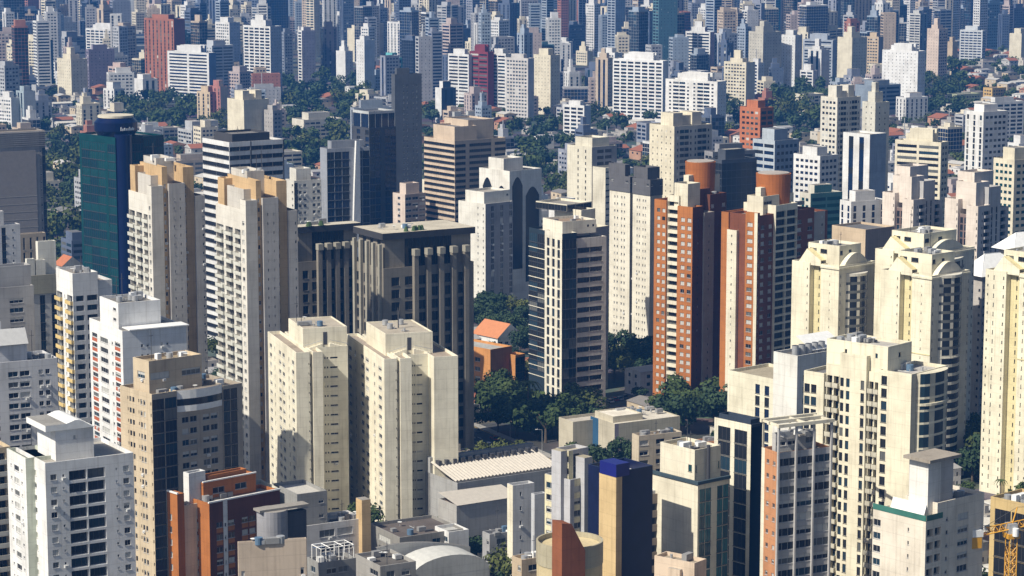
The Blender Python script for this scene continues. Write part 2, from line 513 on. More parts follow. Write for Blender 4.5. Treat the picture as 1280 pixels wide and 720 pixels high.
# small roof furniture
def kit(b, a0, a1, b0, b1, z, n=3, ant=1):
    for k in range(n * 2):
        u, v = b.W * rnd.uniform(a0, a1), b.D * rnd.uniform(b0, b1)
        r = rnd.random()
        if k >= n:
            if r < .4:
                b.add("roof_pipe", lambda m, s, u=u, v=v, q=rnd.uniform(2, 5), t=rnd.random() < .5: (m.bar((u, v, z + .25), (u + (q if t else 0), v + (0 if t else q), z + .25), .16, METAL), m.bar((u, v, z), (u, v, z + .9), .16, METAL)))
            elif r < .6:
                b.add("satellite_dish", lambda m, s, u=u, v=v: (m.bar((u, v, z), (u, v, z + .9), .1, METAL), m.cyl(u, v, .12, z + .9, z + 1.3, WHITE, 12, r1=.65)))
            elif r < .8:
                b.add("roof_vent", lambda m, s, u=u, v=v: m.cyl(u, v, .3, z, z + 1.0, METAL, 10, r1=.38))
            else:
                b.add("roof_hatch", lambda m, s, u=u, v=v, q=rnd.uniform(.8, 1.6): m.box(u - q, u + q, v - .5, v + .5, z, z + .45, DARKM if q > 1.2 else s.roof))
            continue
        if r < .35:
            def f(m, s, u=u, v=v): m.cyl(u, v, .9, z, z + 1.5, METAL if rnd.random() < .8 else flat_mat("blue_tank", (.10, .17, .26)), 14)
            b.add("water_tank", f)
        else:
            def f(m, s, u=u, v=v):
                w_ = rnd.uniform(.6, 1.6); m.box(u - w_, u + w_, v - .7, v + .7, z + .1, z + rnd.uniform(.9, 2), rnd.choice([METAL, WHITE, flat_mat("grey_box", (.25, .25, .25))]))
            b.add("rooftop_unit", f)
    for k in range(ant):
        u, v, h = b.W * rnd.uniform(a0, a1), b.D * rnd.uniform(b0, b1), rnd.uniform(4, 8)
        b.add("antenna", lambda m, s, u=u, v=v, h=h: (m.bar((u, v, z), (u, v, z + h), .14, DARKM), m.bar((u - .6, v, z + h * .8), (u + .6, v, z + h * .8), .09, DARKM)))
def gable(m, u0, u1, v0, v1, z, h, mat, wall, axis='u'):
    if axis == 'u':
        vm = (v0 + v1) / 2
        m.poly([(u0, v0, z), (u1, v0, z), (u1, vm, z + h), (u0, vm, z + h)], mat)
        m.poly([(u1, v1, z), (u0, v1, z), (u0, vm, z + h), (u1, vm, z + h)], mat)
        m.poly([(u0, v1, z), (u0, v0, z), (u0, vm, z + h)], wall); m.poly([(u1, v0, z), (u1, v1, z), (u1, vm, z + h)], wall)
    else:
        um = (u0 + u1) / 2
        m.poly([(u0, v1, z), (u0, v0, z), (um, v0, z + h), (um, v1, z + h)], mat)
        m.poly([(u1, v0, z), (u1, v1, z), (um, v1, z + h), (um, v0, z + h)], mat)
        m.poly([(u0, v0, z), (u1, v0, z), (um, v0, z + h)], wall); m.poly([(u1, v1, z), (u0, v1, z), (um, v1, z + h)], wall)
# ---------------------------------------------------------------- the buildings one can name, each measured off the photo and stood on its own ground point
B = Build
WHT, CRM, PALE, YEL, TAN, BEI = (.74, .74, .73), (.74, .69, .55), (.62, .60, .54), (.74, .68, .44), (.60, .43, .23), (.62, .50, .33)
BRK, BRN_SHADE, GRY, DGR, STN, PNK = (.43, .16, .045), (.15, .055, .03), (.40, .40, .40), (.10, .105, .115), (.26, .235, .195), (.66, .55, .47)  # dark brown puts the shade of right-hand brick faces into the colour
TILE = (.42, .15, .07)
SITE = {}

# white block at the front, balconies in the middle of its shaded side
b = B('apartment_tower', "white front block with wavy rooftop housing and a strip of recessed dark balconies", 'apartment block', 9, 66, 167, 579, 905, 31, ((.78, .78, .77), (.62, .66, .55)), gl='l', lm="white block with the wavy roof housing")
v1 = b.V(43); e = -b.U(32, v1)
D = b.V(9, -e)
b.vol(v1=D - .01, R=",w,i,FF.i,w,", L="iw,", fh=2.92, top=2.2, roof=(.42, .40, .36))
b.vol(u0=-e, u1=5, v0=v1, v1=D, L="0,iwi,", slot=1, fh=2.92, top=2.2, roof=(.12, .12, .12))
z = b.H
b.vol(u0=b.U(66) + 2.2, u1=b.W * .62, v0=v1 * .55, v1=D * .8, z0=z - .8, z1=z + 6.5, R="..s..", L="..", fh=3, base=1.5, part="penthouse", roof=(.5, .5, .48))
def wave(m, s):
    n = 12; u0, u1, v0, v1_ = 1.6, s.W * .64, v1 * .5, D * .82
    h = lambda t: z + 7.2 + (.5 if t < .45 else .5 + .9 * math.sin((t - .45) * 8) - 1.2 * (t - .45))
    for k in range(n):
        a, c = k / n, (k + 1) / n
        ua, uc = u0 + (u1 - u0) * a, u0 + (u1 - u0) * c
        m.poly([(ua, v0, h(a)), (uc, v0, h(c)), (uc, v1_, h(c)), (ua, v1_, h(a))], WHITE if a > .4 else roof_mat((.3, .29, .27)))
        m.poly([(ua, v0, z + 6.3), (uc, v0, z + 6.3), (uc, v0, h(c)), (ua, v0, h(a))], WHITE)
        m.poly([(uc, v1_, z + 6.3), (ua, v1_, z + 6.3), (ua, v1_, h(a)), (uc, v1_, h(c))], WHITE)
    m.poly([(u0, v1_, z + 6.3), (u0, v0, z + 6.3), (u0, v0, h(0)), (u0, v1_, h(0))], WHITE); m.poly([(u1, v0, z + 6.3), (u1, v1_, z + 6.3), (u1, v1_, h(1)), (u1, v0, h(1))], WHITE)
    m.poly([(u0, v0, z + 6.3), (u0, v1_, z + 6.3), (u1, v1_, z + 6.3), (u1, v0, z + 6.3)], WHITE)
b.add("wavy_roof", wave)
kit(b, .2, .8, .5, .9, z - .8, 3, 1)

b = B('apartment_tower', "narrow beige sliver of a balcony block behind the white front block", 'apartment block', -40, -14, 13, 562, 860, 30, (BEI, PALE), acc=PALE)
b.vol(R=".bb.", L=".w.")

# beige hotel
b = B('hotel_tower', "beige hotel slab with dark corner glass columns and a flat brown rooftop box", 'hotel', 150, 196, 303, 493, 775, 40, ((.58, .48, .34), (.42, .37, .30), (.5, .5, .5)), lm="beige hotel slab with the brown rooftop box", roof=(.30, .25, .2))  # second beige is darkened for the right face, shade put into the colour
z = b.H; us = [b.U(x) for x in (196, 221, 225, 275, 279, 303)]
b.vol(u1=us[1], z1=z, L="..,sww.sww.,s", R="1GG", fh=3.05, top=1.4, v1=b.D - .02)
b.vol(u0=us[1], u1=us[4], v0=.35, z1=z - .02, R="1.WW.WW.", fh=3.05, top=6.8, slot=1)
b.vol(u0=us[4], u1=us[5], v0=.02, z1=z - .5, R="1GG.", fh=3.05, top=.9, slot=1)
def bow(m, s):
    n = 8; u0, u1 = us[1] + .2, us[4] - .2
    P = [(u0 + (u1 - u0) * k / n, .3 - 1.3 * math.sin(math.pi * k / n)) for k in range(n + 1)]
    for (za, zb, mt) in ((z - 5.8, z - 4.2, WHITE), (z - 4.2, z - 2.4, G_DARK), (z - 2.4, z - .1, WHITE)):
        for p, q in zip(P, P[1:]): m.poly([(*p, za), (*q, za), (*q, zb), (*p, zb)], mt)
    m.poly([(*p, z - .1) for p in P], s.roof); m.poly([(*p, z - 5.8) for p in P[::-1]], WHITE)
b.add("bow_window", bow)
b.vol(u0=1.5, u1=b.U(262), v0=3.5, v1=b.D * .72, z0=z - .9, z1=z + 8, R="S.S", L=".S.", fh=8, top=1, base=.1, part="penthouse", slot=0, roof=(.34, .27, .17))
kit(b, .1, .9, .1, .2, z - .9, 3, 0); kit(b, .2, .6, .3, .6, z + 7.2, 4, 1); kit(b, .7, .95, .2, .8, z - .9, 4, 0)

# red brick block, stepped
b = B('apartment_tower', "red brick block in front with cream stair strip and white trimmed stepped roof", 'apartment block', 209, 227, 250, 618, 880, 42, (BRK, CRM, WHT, BRN_SHADE), lm="red brick block with white trim")
z = b.H; ua, va = b.U(250), b.D
b.vol(u1=b.U(230), z1=z, L=",P,.", R=".", fh=3, top=4.5, roof=(.2, .17, .15))
b.vol(u0=b.U(230), u1=ua + 1, v0=.6, z1=z - 3.2, R="1.s", slot=1, fh=3, top=3)
b.vol(u0=ua - .4, u1=ua + 20, v0=-4.2, v1=va * .9, z1=z - 2.4, R="3.r2s3r.rrbb", L="0,P,.", fh=3, top=4.6, roof=(.33, .30, .26))
b.vol(u0=ua - 1.5, u1=ua + 3.2, v0=va * .55, v1=va * 1.1, z0=z - 4, z1=z + 3.8, slot=2, part="stair_tower")
b.vol(u0=ua + 1.8, u1=ua + 17, v0=va * .3, v1=va * 1.25, z0=z - 4, z1=z + 1.2, R=".W.W.", slot=0, fh=3, part="penthouse", roof=(.4, .38, .34))
b.vol(u0=ua + 4, u1=ua + 15, v0=va * .55, v1=va * 1.1, z0=z + .3, z1=z + 2.4, slot=0, part="water_tank_house", roof=(.25, .24, .23))
b.add("white_coping", lambda m, s: (m.box(ua - .55, ua + 20.1, -4.35, -3.9, z - 2.4, z - 2.05, WHITE), m.box(-.15, .3, -.15, va + .1, z + .001, z + .35, WHITE), m.box(ua + 1.7, ua + 17.1, va * .3 - .15, va * .3 + .3, z + 1.2, z + 1.5, WHITE)))
kit(b, 1.2, 3, .2, .6, z - 3.3, 4, 1)

# cream twins
def twin(xl, xc, x1, x2, x3, x4, xr, yt, yb, lab, lm, pent):
    b = B('apartment_tower', lab, 'apartment block', xl, xc, xr, yt, yb, 18, ((.80, .75, .60), (.76, .72, .58)), lm=lm, roof=(.36, .30, .24))
    z = b.H
    u1, u2, u3 = b.U(x1), b.U(x2), b.U(x3)
    vd = 7.5
    b.vol(u1=u1, L=",w,q,,ww,,q,w,", R="...i", fh=2.88, top=2.4, roof=(.34, .29, .24))
    b.vol(u0=u1 + .9, u1=u2, v0=-.4, v1=b.D * .96, z1=z - .02, R="..", fh=2.88, slot=0)
    b.vol(u0=u1, u1=u1 + .9, v0=1.4, v1=b.D * .9, z1=z - .05, R="s", fh=2.88, top=3, slot=1)
    if x4:
        u4 = b.U(x4)
        b.vol(u0=u2, u1=u4, v0=5.0, v1=b.D * .97, z1=z - .06, R=".iiz.", fh=2.88, top=2.2, slot=1)
        b.vol(u0=u4, u1=b.W, v0=-1.2, v1=b.D, z1=z - .01, R="...", L="..", slot=0)
    else:
        b.vol(u0=u2, u1=b.W, v0=7.0, v1=b.D * .97, z1=z - .06, R=".iiz,.", fh=2.88, top=2.2, slot=1)
    p0, p1 = pent
    pv = b.D * .22
    U0, U1 = b.U(p0, pv), b.U(p1, pv)
    b.vol(u0=U0, u1=U1, v0=pv, v1=b.D * .72, z0=z - .9, z1=z + 5.6, part="penthouse", L="..", R=".....", roof=(.45, .40, .32), par=.3)
    um = (U0 + U1) / 2
    b.add("roof_door", lambda m, s: m.box(um - .6, um + .6, pv - .06, pv - .003, z + .4, z + 4.2, DARKM))
    def stair(m, s):
        for sg in (-1, 1):
            for k in range(7):
                uu = um + sg * (1.4 + k * .75)
                m.box(uu - .375, uu + .375, pv - 1.3, pv - .05, z - .9, z + .9 - k * .22, s.walls[0])
            m.bar((um + sg * 1.2, pv - 1.3, z + 2), (um + sg * 6.6, pv - 1.3, z + .6), .12, METAL)
    b.add("roof_stair", stair)
    kit(b, .3, .6, .3, .6, z + 5.4, 3, 2)
    return b
twin(335, 373, 387, 403, 0, 0, 442, 441, 669, "cream twin block on the left, plain walled with small windows and roof stair", "left cream twin block", (379, 434))
twin(433, 482, 496, 514, 0, 541, 571, 449, 675, "larger cream twin block on the right with a tall plain end wall", "right cream twin block", (482, 541))

# low things at the front centre
b = B('rooftop_house', "grey and white stepped rooftop house with tan fin beside the cream twins", 'house', 350, 372, 470, 620, 760, 30, ((.62, .61, .6), (.3, .3, .29), (.62, .6, .5), TAN), lm="grey stepped house below the cream twins")
z = b.H
b.vol(u1=b.U(455), z1=z - 8.5, R="..WW.", L=".", fh=4, roof=(.4, .38, .34))
b.vol(u0=1, u1=b.U(412), v0=1.5, v1=b.D * 1.6, z0=z - 10, z1=z, R="s,s", L="..", slot=1, fh=4, part="upper_storey", roof=(.5, .48, .44))
b.vol(u0=-8, u1=-1, v0=b.D * .9, v1=b.D * 2, z0=0, z1=z + .5, slot=2, part="rear_wing", roof=(.5, .47, .42))
b.vol(u0=b.U(448), u1=b.U(459), v0=-2, v1=1.5, z1=z - 3, slot=3, part="tan_fin", par=0)
kit(b, .5, .9, .2, .8, z - 9.4, 4, 1)

b = B('utility_block', "beige boxy utility block with a flat tan roof at the bottom edge", 'building', 297, 303, 383, 678, 985, 14, ((.56, .46, .36),), lm="beige utility block at the bottom")
b.vol(R="s....s", L="..", fh=5, top=5, roof=(.38, .30, .2))
kit(b, .2, .8, .2, .8, b.H - .8, 4, 0)
b = B('utility_block', "dark grey drum topped utility tower behind the beige utility block", 'building', 320, 330, 383, 640, 940, 32, ((.3, .3, .32), (.09, .09, .1)))
b.vol(u0=b.W * .45, z1=b.H - 1, slot=1, roof=(.1, .09, .08)); b.add("drum", lambda m, s: m.cyl(s.W * .3, s.D * .5, s.W * .3, 0, s.H, s.walls[0], 26, top=s.roof))
b.add("roof_slab", lambda m, s: m.box(-.5, s.W + .3, -.8, s.D + .3, s.H + .003, s.H + .5, s.roof))

b = B('low_house', "dark flat roofed house with white cube room beside the cream twins", 'house', 462, 500, 579, 672, 735, 30, ((.28, .27, .25), WHT), lm="dark flat roofed house by the cream twins")
z = b.H
b.vol(R=".WW.W.W.", L=".W.", fh=3.2, roof=(.13, .11, .1))
b.vol(u0=b.W * .7, u1=b.W * 1.02, v0=-2.5, v1=b.D * .3, z0=0, z1=z + .3, R=".", L="W", slot=1, fh=3, part="white_room", roof=(.5, .5, .48))
kit(b, .1, .6, .2, .8, z - .9, 3, 0)

b = B('vaulted_hall', "pale barrel vaulted hall roof at the bottom edge", 'hall', 500, 514, 612, 697, 770, 28, ((.5, .5, .48),), lm="pale vaulted hall")
def vault(m, s):
    n = 14; R_, zz = s.W / 2, s.H - 6
    P = [(s.W / 2 - R_ * math.cos(math.pi * k / n), zz + 5.2 * math.sin(math.pi * k / n)) for k in range(n + 1)]
    L_ = s.D + 4
    mt = flat_mat("pale_sheet_roof", (.55, .55, .52), .5)
    for (a, za), (c, zc) in zip(P, P[1:]): m.poly([(a, 0, za), (c, 0, zc), (c, L_, zc), (a, L_, za)], mt)
    m.poly([(a, 0, za) for a, za in P[::-1]] , s.walls[0]); m.poly([(a, L_, za) for a, za in P], s.walls[0])
    m.box(0, s.W, 0.02, L_ - .02, 0, zz, s.walls[0])
b.add("vaulted_roof", vault)
b.vol(u0=-1.2, u1=-.4, v1=b.D + 4, z1=b.H - 7, par=0)
def arch(m, s):
    n = 12; L_ = s.D + 6
    for k in range(n):
        a, c = k / n, (k + 1) / n
        f = lambda t: 3.5 * math.sin(math.pi * (.35 + .65 * t)) + s.H - 3
        m.poly([(s.W * 1.2 * a - 4, L_, 0), (s.W * 1.2 * c - 4, L_, 0), (s.W * 1.2 * c - 4, L_, f(c)), (s.W * 1.2 * a - 4, L_, f(a))], s.walls[0])
        m.poly([(s.W * 1.2 * a - 4, L_, f(a)), (s.W * 1.2 * c - 4, L_, f(c)), (s.W * 1.2 * c - 4, L_ + 1, f(c)), (s.W * 1.2 * a - 4, L_ + 1, f(a))], s.roof)
b.add("curved_parapet", arch)

b = B('low_house', "small roof terrace house with white steel frames and a blue awning at the bottom edge", 'house', 384, 400, 445, 704, 830, 30, ((.3, .3, .29),), lm="terrace house with white frames")
z = b.H
b.vol(R=".WW.", L=".W.", fh=3, roof=(.16, .15, .14))
def frames(m, s):
    for u in (1, s.W * .35, s.W * .7, s.W * .98):
        for v in (.8, s.D * .5, s.D * .9): m.bar((u, v, z - .9), (u, v, z + 3.2), .16, WHITE)
    for v in (.8, s.D * .5, s.D * .9): m.bar((1, v, z + 3.2), (s.W * .98, v, z + 3.2), .16, WHITE)
    for u in (1, s.W * .35, s.W * .7, s.W * .98): m.bar((u, .8, z + 3.2), (u, s.D * .9, z + 3.2), .16, WHITE)
b.add("steel_frame", frames)
b.add("awning", lambda m, s: m.poly([(1, s.D * .5, z + 3), (s.W * .35, s.D * .5, z + 3), (s.W * .35, s.D * .9, z + 2.4), (1, s.D * .9, z + 2.4)], flat_mat("blue_awning", (.08, .2, .42))))
kit(b, .2, .8, .2, .8, z - .8, 5, 0)
for q in ((444, 476, 520, 708, 800, (.36, .35, .33), (.12, .11, .1), "grey concrete house with stained dark flat roof at the bottom edge"), (603, 612, 662, 668, 735, (.4, .4, .41), (.2, .2, .21), "grey flat roofed house in the shade right of the vaulted hall"),
          (640, 652, 700, 700, 790, (.5, .4, .28), (.45, .36, .2), "low house with a straw coloured roof left of the round tank tower"), (760, 775, 812, 708, 800, (.5, .5, .48), (.6, .6, .58), "pale sheet roofed low house at the foot of the navy tower")):
    b = B('low_house', q[7], 'house', *q[:5], 30, (q[5],), roof=q[6]); b.vol(R=".W.W.", L=".w", fh=3.2); kit(b, .1, .9, .1, .9, b.H - .8, 4, 1)

# round tank with brick fin
b = B('water_tower', "round cream water tower with a tall rust brown brick fin", 'water tower', 680, 704, 748, 700, 900, 30, ((.60, .50, .30), (.27, .095, .04), (.42, .38, .27)), lm="round tower with the brick fin")
def drum(m, s):
    m.cyl(4.6, 5, 7.6, 0, s.Z(690), s.walls[0], 40); 
def bandf(m, s):
    z = s.Z(690); n = 40
    for r0, r1 in ((7.75, 7.3),):
        for k in range(n):
            a, c = 2 * math.pi * k / n, 2 * math.pi * (k + 1) / n
            o = [(4.6 + r0 * math.cos(t), 5 + r0 * math.sin(t)) for t in (a, c)]; i = [(4.6 + r1 * math.cos(t), 5 + r1 * math.sin(t)) for t in (a, c)]
            m.poly([(*o[0], z - 4), (*o[1], z - 4), (*o[1], z + 1.2), (*o[0], z + 1.2)], s.walls[2])
            m.poly([(*o[0], z + 1.2), (*o[1], z + 1.2), (*i[1], z + 1.2), (*i[0], z + 1.2)], s.walls[2])
            m.poly([(*i[0], z + .02), (*i[0], z + 1.2), (*i[1], z + 1.2), (*i[1], z + .02)], s.walls[2])
def fin(m, s):
    z = s.Z(690); a = s.walls[1]; u0, u1, v0, v1 = -2.8, 3.4, -3.8, .5
    zt = s.Z(648)
    pr = [(u0, 0), (u0, zt), (u0 + 2.6, zt - .5), (u1, z + .8), (u1, 0)]
    m.poly([(u, v0, q) for u, q in pr[::-1]], a); m.poly([(u, v1, q) for u, q in pr], a)
    for (p, q), (r, t) in zip(pr, pr[1:]): m.poly([(p, v0, q), (r, v0, t), (r, v1, t), (p, v1, q)], a)
b.add("tank", drum); b.add("parapet_ring", bandf); b.add("brick_fin", fin)

# grey / yellow office with stepped concrete fins
b = B('office_block', "pale grey stepped concrete office with yellow banded windows", 'office', 681, 712, 749, 580, 790, 42, ((.5, .5, .52), (.74, .68, .46), (.42, .42, .43)), lm="stepped concrete office with yellow bands")
z = b.H
b.vol(z1=b.Z(600), R="0.1RR", L="1,R0...", fh=3.2, top=1.5, roof=(.25, .27, .2))
b.vol(u0=-1.0, u1=1.2, v0=b.D * .25, v1=b.D * .62, z1=z + 3, L=".", part="concrete_fin", roof=(.4, .36, .26), par=0)
b.vol(u0=1.2, u1=b.W * .8, v0=b.D * .2, v1=b.D * .7, z1=b.Z(566), R="1.0G..", L="1RRR", slot=0, fh=3.2, part="core_tower", roof=(.45, .40, .3))
b.vol(u0=b.W * .35, u1=b.W * .62, v0=-1.5, v1=b.D * .4, z1=b.Z(574), part="concrete_slab", roof=(.4, .36, .26), par=0)
kit(b, .5, .9, .3, .8, z - 3, 2, 0)

# navy tower
b = B('office_tower', "navy blue glass tower with a tall tan stripe", 'office', 735, 769, 816, 590, 835, 38, ((.62, .46, .24), (.010, .014, .055)), gl='u', lm="navy tower with the tan stripe")
nav = glass_mat("navy_cladding", (.008, .012, .045), .25, .4)
b.walls[1] = nav
z = b.H
vt = 0
b.vol(v1=b.V(752), L="00", R="1..", z1=z - 6, slot=1)
b.vol(u0=.05, v0=.05, v1=b.D, z0=0, z1=z, slot=1, roof=(.6, .6, .58), par=2.2)
b.add("tan_stripe", lambda m, s: m.box(-.5, s.U(776), -.5, s.V(751), 0, s.Z(596), s.walls[0]))
b.add("blue_sign_band", lambda m, s: m.box(-.6, s.U(785), -.6, s.V(752), s.Z(596) + .003, s.Z(580), flat_mat("blue_panel", (.012, .015, .16), .4)))

# brown banded low office
b = B('office_block', "brown grey office with ribbon windows beside the navy tower", 'office', 806, 812, 856, 618, 800, 27, ((.30, .25, .2),), lm="brown ribbon windowed office", roof=(.62, .6, .56))
b.vol(R="RRRR.", L=".", fh=3.6, top=2)
kit(b, .1, .8, .2, .8, b.H - .8, 3, 0)

# cream + teal glass
b = B('office_block', "cream office with teal glass front and blank cream rooftop box", 'office', 815, 870, 911, 606, 815, 40, (CRM, (.45, .42, .3), (.05, .08, .1)), gl='e', lm="cream office with teal glass")
z = b.H
b.vol(R="0,GG,.GG", L="0....", fh=3.5, top=1.2, slot=0, roof=(.1, .12, .14))
b.add("dark_coping", lambda m, s: (m.box(-.4, s.W + .3, -.4, .3, z, z + .8, s.walls[2]), m.box(-.4, .3, .303, s.D, z, z + .8, s.walls[2])))
b.vol(u0=1.2, u1=b.W * .95, v0=2.5, v1=b.D * .9, z0=z - .9, z1=z + 8.2, R="s....s", L="..s", fh=6, top=2.5, part="penthouse", roof=(.32, .27, .18))
kit(b, .2, .8, .3, .8, z + 7.4, 5, 2)
b.add("chimney", lambda m, s: m.cyl(s.W * .5, 1.9, .5, z - .3, z + 9, DARKM, 12))

# dark blue tower with white grid
b = B('office_tower', "slim tower with white framed square windows and dark blue blank side", 'office', 893, 935, 953, 531, 785, 42, ((.76, .72, .58), (.035, .05, .075), (.4, .42, .45)), gl='h', lm="slim white gridded tower with dark blue side")
z = b.H
b.vol(R="211", L="0,G,G,", fh=3.9, top=1.8, slot=1)
b.vol(u0=.4, u1=b.W * .9, v0=.5, v1=b.D * .9, z0=z - .9, z1=z + 1.2, part="roof_terrace", slot=1, roof=(.12, .14, .12), par=1)

# brick and grey band
b = B('office_block', "brick sided office with dark ribbon windows behind grey fins and a rooftop pergola", 'office', 952, 967, 1038, 566, 875, 27, ((.46, .45, .44), (.52, .25, .12), CRM), lm="brick sided office with the pergola")
z = b.H
b.vol(R="0KKK", L="2,1s1s", fh=3.35, top=1.5, slot=1, roof=(.2, .2, .18))
for k in range(4):
    u = b.W * k / 3
    b.add("grey_fin", lambda m, s, u=u: m.box(u - .22, u + .22, -.6, -.003, 0, z + 6, s.walls[0]))
b.add("pergola", lambda m, s: [m.box(-.4, s.W + .4, y, y + .7, z + 6.003, z + 6.8, s.walls[2]) for y in (-.9, s.D * .5, s.D * .95)] + [m.box(u, u + .5, -.2, s.D * .97, z + 6.1, z + 6.6, s.walls[2]) for u in (0, s.W * .5, s.W - .5)] + [m.box(u, u + .5, s.D * .95, s.D * .98, z - 1, z + 6.0, s.walls[2]) for u in (0, s.W * .5, s.W - .5)])
b.vol(u0=2, u1=b.W * .9, v0=4, v1=b.D * .8, z0=z - .9, z1=z + 3.5, R="WW.W", slot=0, part="penthouse")
kit(b, .2, .8, .3, .7, z + 2.8, 4, 0)

# cream classical
b = B('apartment_tower', "large cream tower with stacked dark green balconies and a curved bay", 'apartment block', 1005, 1130, 1184, 468, 845, 48, ((.76, .71, .55), (.6, .56, .44)), gl='t', lm="large cream tower with green balconies", acc=(.55, .52, .42))
b.gl = 'h'
z = b.H
va, vb = b.V(1098), b.V(1050)
b.vol(v1=va, L=",x,_", R="1,.", fh=3.1, top=1.2, u1=b.W, slot=0, roof=(.45, .43, .4))
b.vol(u0=.9, v0=va, v1=b.V(1083), z1=z - 1, L=",b,b,", R=".", fh=3.1, top=2)
b.vol(u0=0, v0=b.V(1083, 0), v1=vb, z1=z + 2.8, L="x,x..,x,", fh=3.1, top=6)
b.vol(u0=.9, v0=vb + .01, v1=b.V(1030), z1=z - .5, L=",b,bx", fh=3.1, top=2.5)
b.vol(u0=0, v0=b.V(1030), v1=b.D, z1=z - 3, L="xx.", fh=3.1, top=3)
def bay(m, s):
    n = 10; c, r, w_ = s.W * .54, s.W * .4, s.walls
    P = [(c - r * math.cos(math.pi * k / n), -2.6 * math.sin(math.pi * k / n) - .05) for k in range(n + 1)]
    fh = 3.1
    k = 0
    while k * fh < s.H - 3:
        z0 = k * fh
        for i, (p, q) in enumerate(zip(P, P[1:])):
            m.poly([(*p, z0), (*q, z0), (*q, z0 + .55), (*p, z0 + .55)], w_[0])
            m.poly([(*p, z0 + .55), (*q, z0 + .55), (*q, z0 + fh), (*p, z0 + fh)], w_[1] if i in (0, 3, 6, 9) else G_BLUE)
        k += 1
    m.poly([(*p, k * fh) for p in P], w_[0])
    big = [(x, y * 1.25) for x, y in P]
    zt = s.H - 8
    m.poly([(*p, zt + .6) for p in big], w_[0]); m.poly([(*p, zt) for p in big[::-1]], w_[0])
    for p, q in zip(big, big[1:]): m.poly([(*p, zt), (*q, zt), (*q, zt + .6), (*p, zt + .6)], w_[0])
b.add("curved_bay", bay)
b.vol(u0=1.5, u1=b.W * .75, v0=b.V(1105, 0) , v1=b.D * .82, z0=z - 1.2, z1=z + 5.5, L="..s...s.", R=".s.", fh=4, part="penthouse", roof=(.5, .48, .44))
kit(b, .2, .6, .5, .8, z + 4.7, 6, 1); kit(b, .2, .8, .05, .3, z - .9, 3, 0)

# white block behind it
b = B('office_block', "white rooftop block with blue windows and round cooling units", 'office', 910, 992, 1048, 445, 720, 40, ((.72, .71, .66), (.74, .70, .55)), lm="white block with the cooling units", gl='u')
z = b.H
b.vol(v1=b.V(967), R=".WW..W", L="..", fh=3.3, top=5, roof=(.16, .15, .14))
b.vol(v0=b.V(967), v1=b.D, z1=b.Z(480), L="_,V,V,", R="", fh=3.3, slot=1, top=2, roof=(.4, .35, .26))
b.add("sloped_screen", lambda m, s: m.poly([(s.W * .5, s.V(990), z + .3), (s.W * 1.3, s.V(990), z + .3), (s.W * 1.3, s.V(968), z + 3.5), (s.W * .5, s.V(968), z + 3.5)], WHITE))
for k in range(5):
    b.add("cooling_unit", lambda m, s, k=k: m.cyl(s.W * (.15 + .16 * k), s.D * .12, .95, z - .8, z + 2.2, METAL, 16, top=DARKM))

# white front-right
b = B('apartment_tower', "white block with a tall blank lift tower and glass railed roof terrace", 'apartment block', 1091, 1150, 1236, 652, 935, 40, ((.72, .66, .56), (.76, .74, .70), (.5, .48, .46)), lm="white block with the tall lift tower")
z = b.H
b.vol(u1=b.U(1178), R=",B,B,", L="W._.s_", fh=3.0, top=1.6, roof=(.55, .54, .5))
b.vol(u0=b.U(1178), v0=1.5, z1=z + 3, R=".s.W..", fh=3.0, top=3, slot=0, v1=b.D * .7)
b.vol(u0=b.U(1172), u1=b.U(1203), v0=3, v1=b.D * .55, z1=b.Z(583), R="1..2..", L="1_", slot=1, part="lift_tower", roof=(.35, .32, .28), par=0)
b.add("lift_roof", lambda m, s: m.box(s.U(1166), s.U(1205), 1.2, s.D * .58, s.Z(583) + .003, s.Z(583) + .7, roof_mat((.34, .30, .25))))
b.add("roof_gable", lambda m, s: gable(m, .9, s.U(1172) - .3, s.D * .12, s.D * .75, z - .9, 4.0, WHITE, s.walls[0], 'v'))
GREENG = glass_mat("green_rail_glass", (.05, .16, .13), .1)
b.add("glass_railing", lambda m, s: (m.box(.2, s.U(1178), -.1, -.02, z + .003, z + 1.3, GREENG), m.box(-.1, -.02, -.02, s.D, z + .003, z + 1.3, GREENG)))
kit(b, .7, .9, .2, .5, z + 2, 3, 0)

# tan framed building far right bottom
b = B('office_block', "ochre framed office with tall dark glass bays beside the yellow crane", 'office', 1238, 1284, 1330, 632, 860, 42, ((.56, .42, .2),), lm="ochre framed office")
b.vol(L=",GG,", R=".G.G.", fh=4, top=2.5, roof=(.3, .28, .22))
kit(b, .1, .9, .2, .8, b.H - .8, 4, 0)

b = B('utility_block', "small pinkish stair block with a flat roof by the teal office", 'building', 818, 866, 883, 704, 880, 52, ((.64, .52, .4),), lm="small pinkish stair block")
b.vol(L="....", R="..", roof=(.36, .31, .24)); b.vol(u0=-1, u1=1, v0=b.D * .3, v1=b.D * .6, z1=b.H - 2, part="buttress", par=0)
kit(b, .2, .8, .2, .8, b.H - .8, 1, 0)

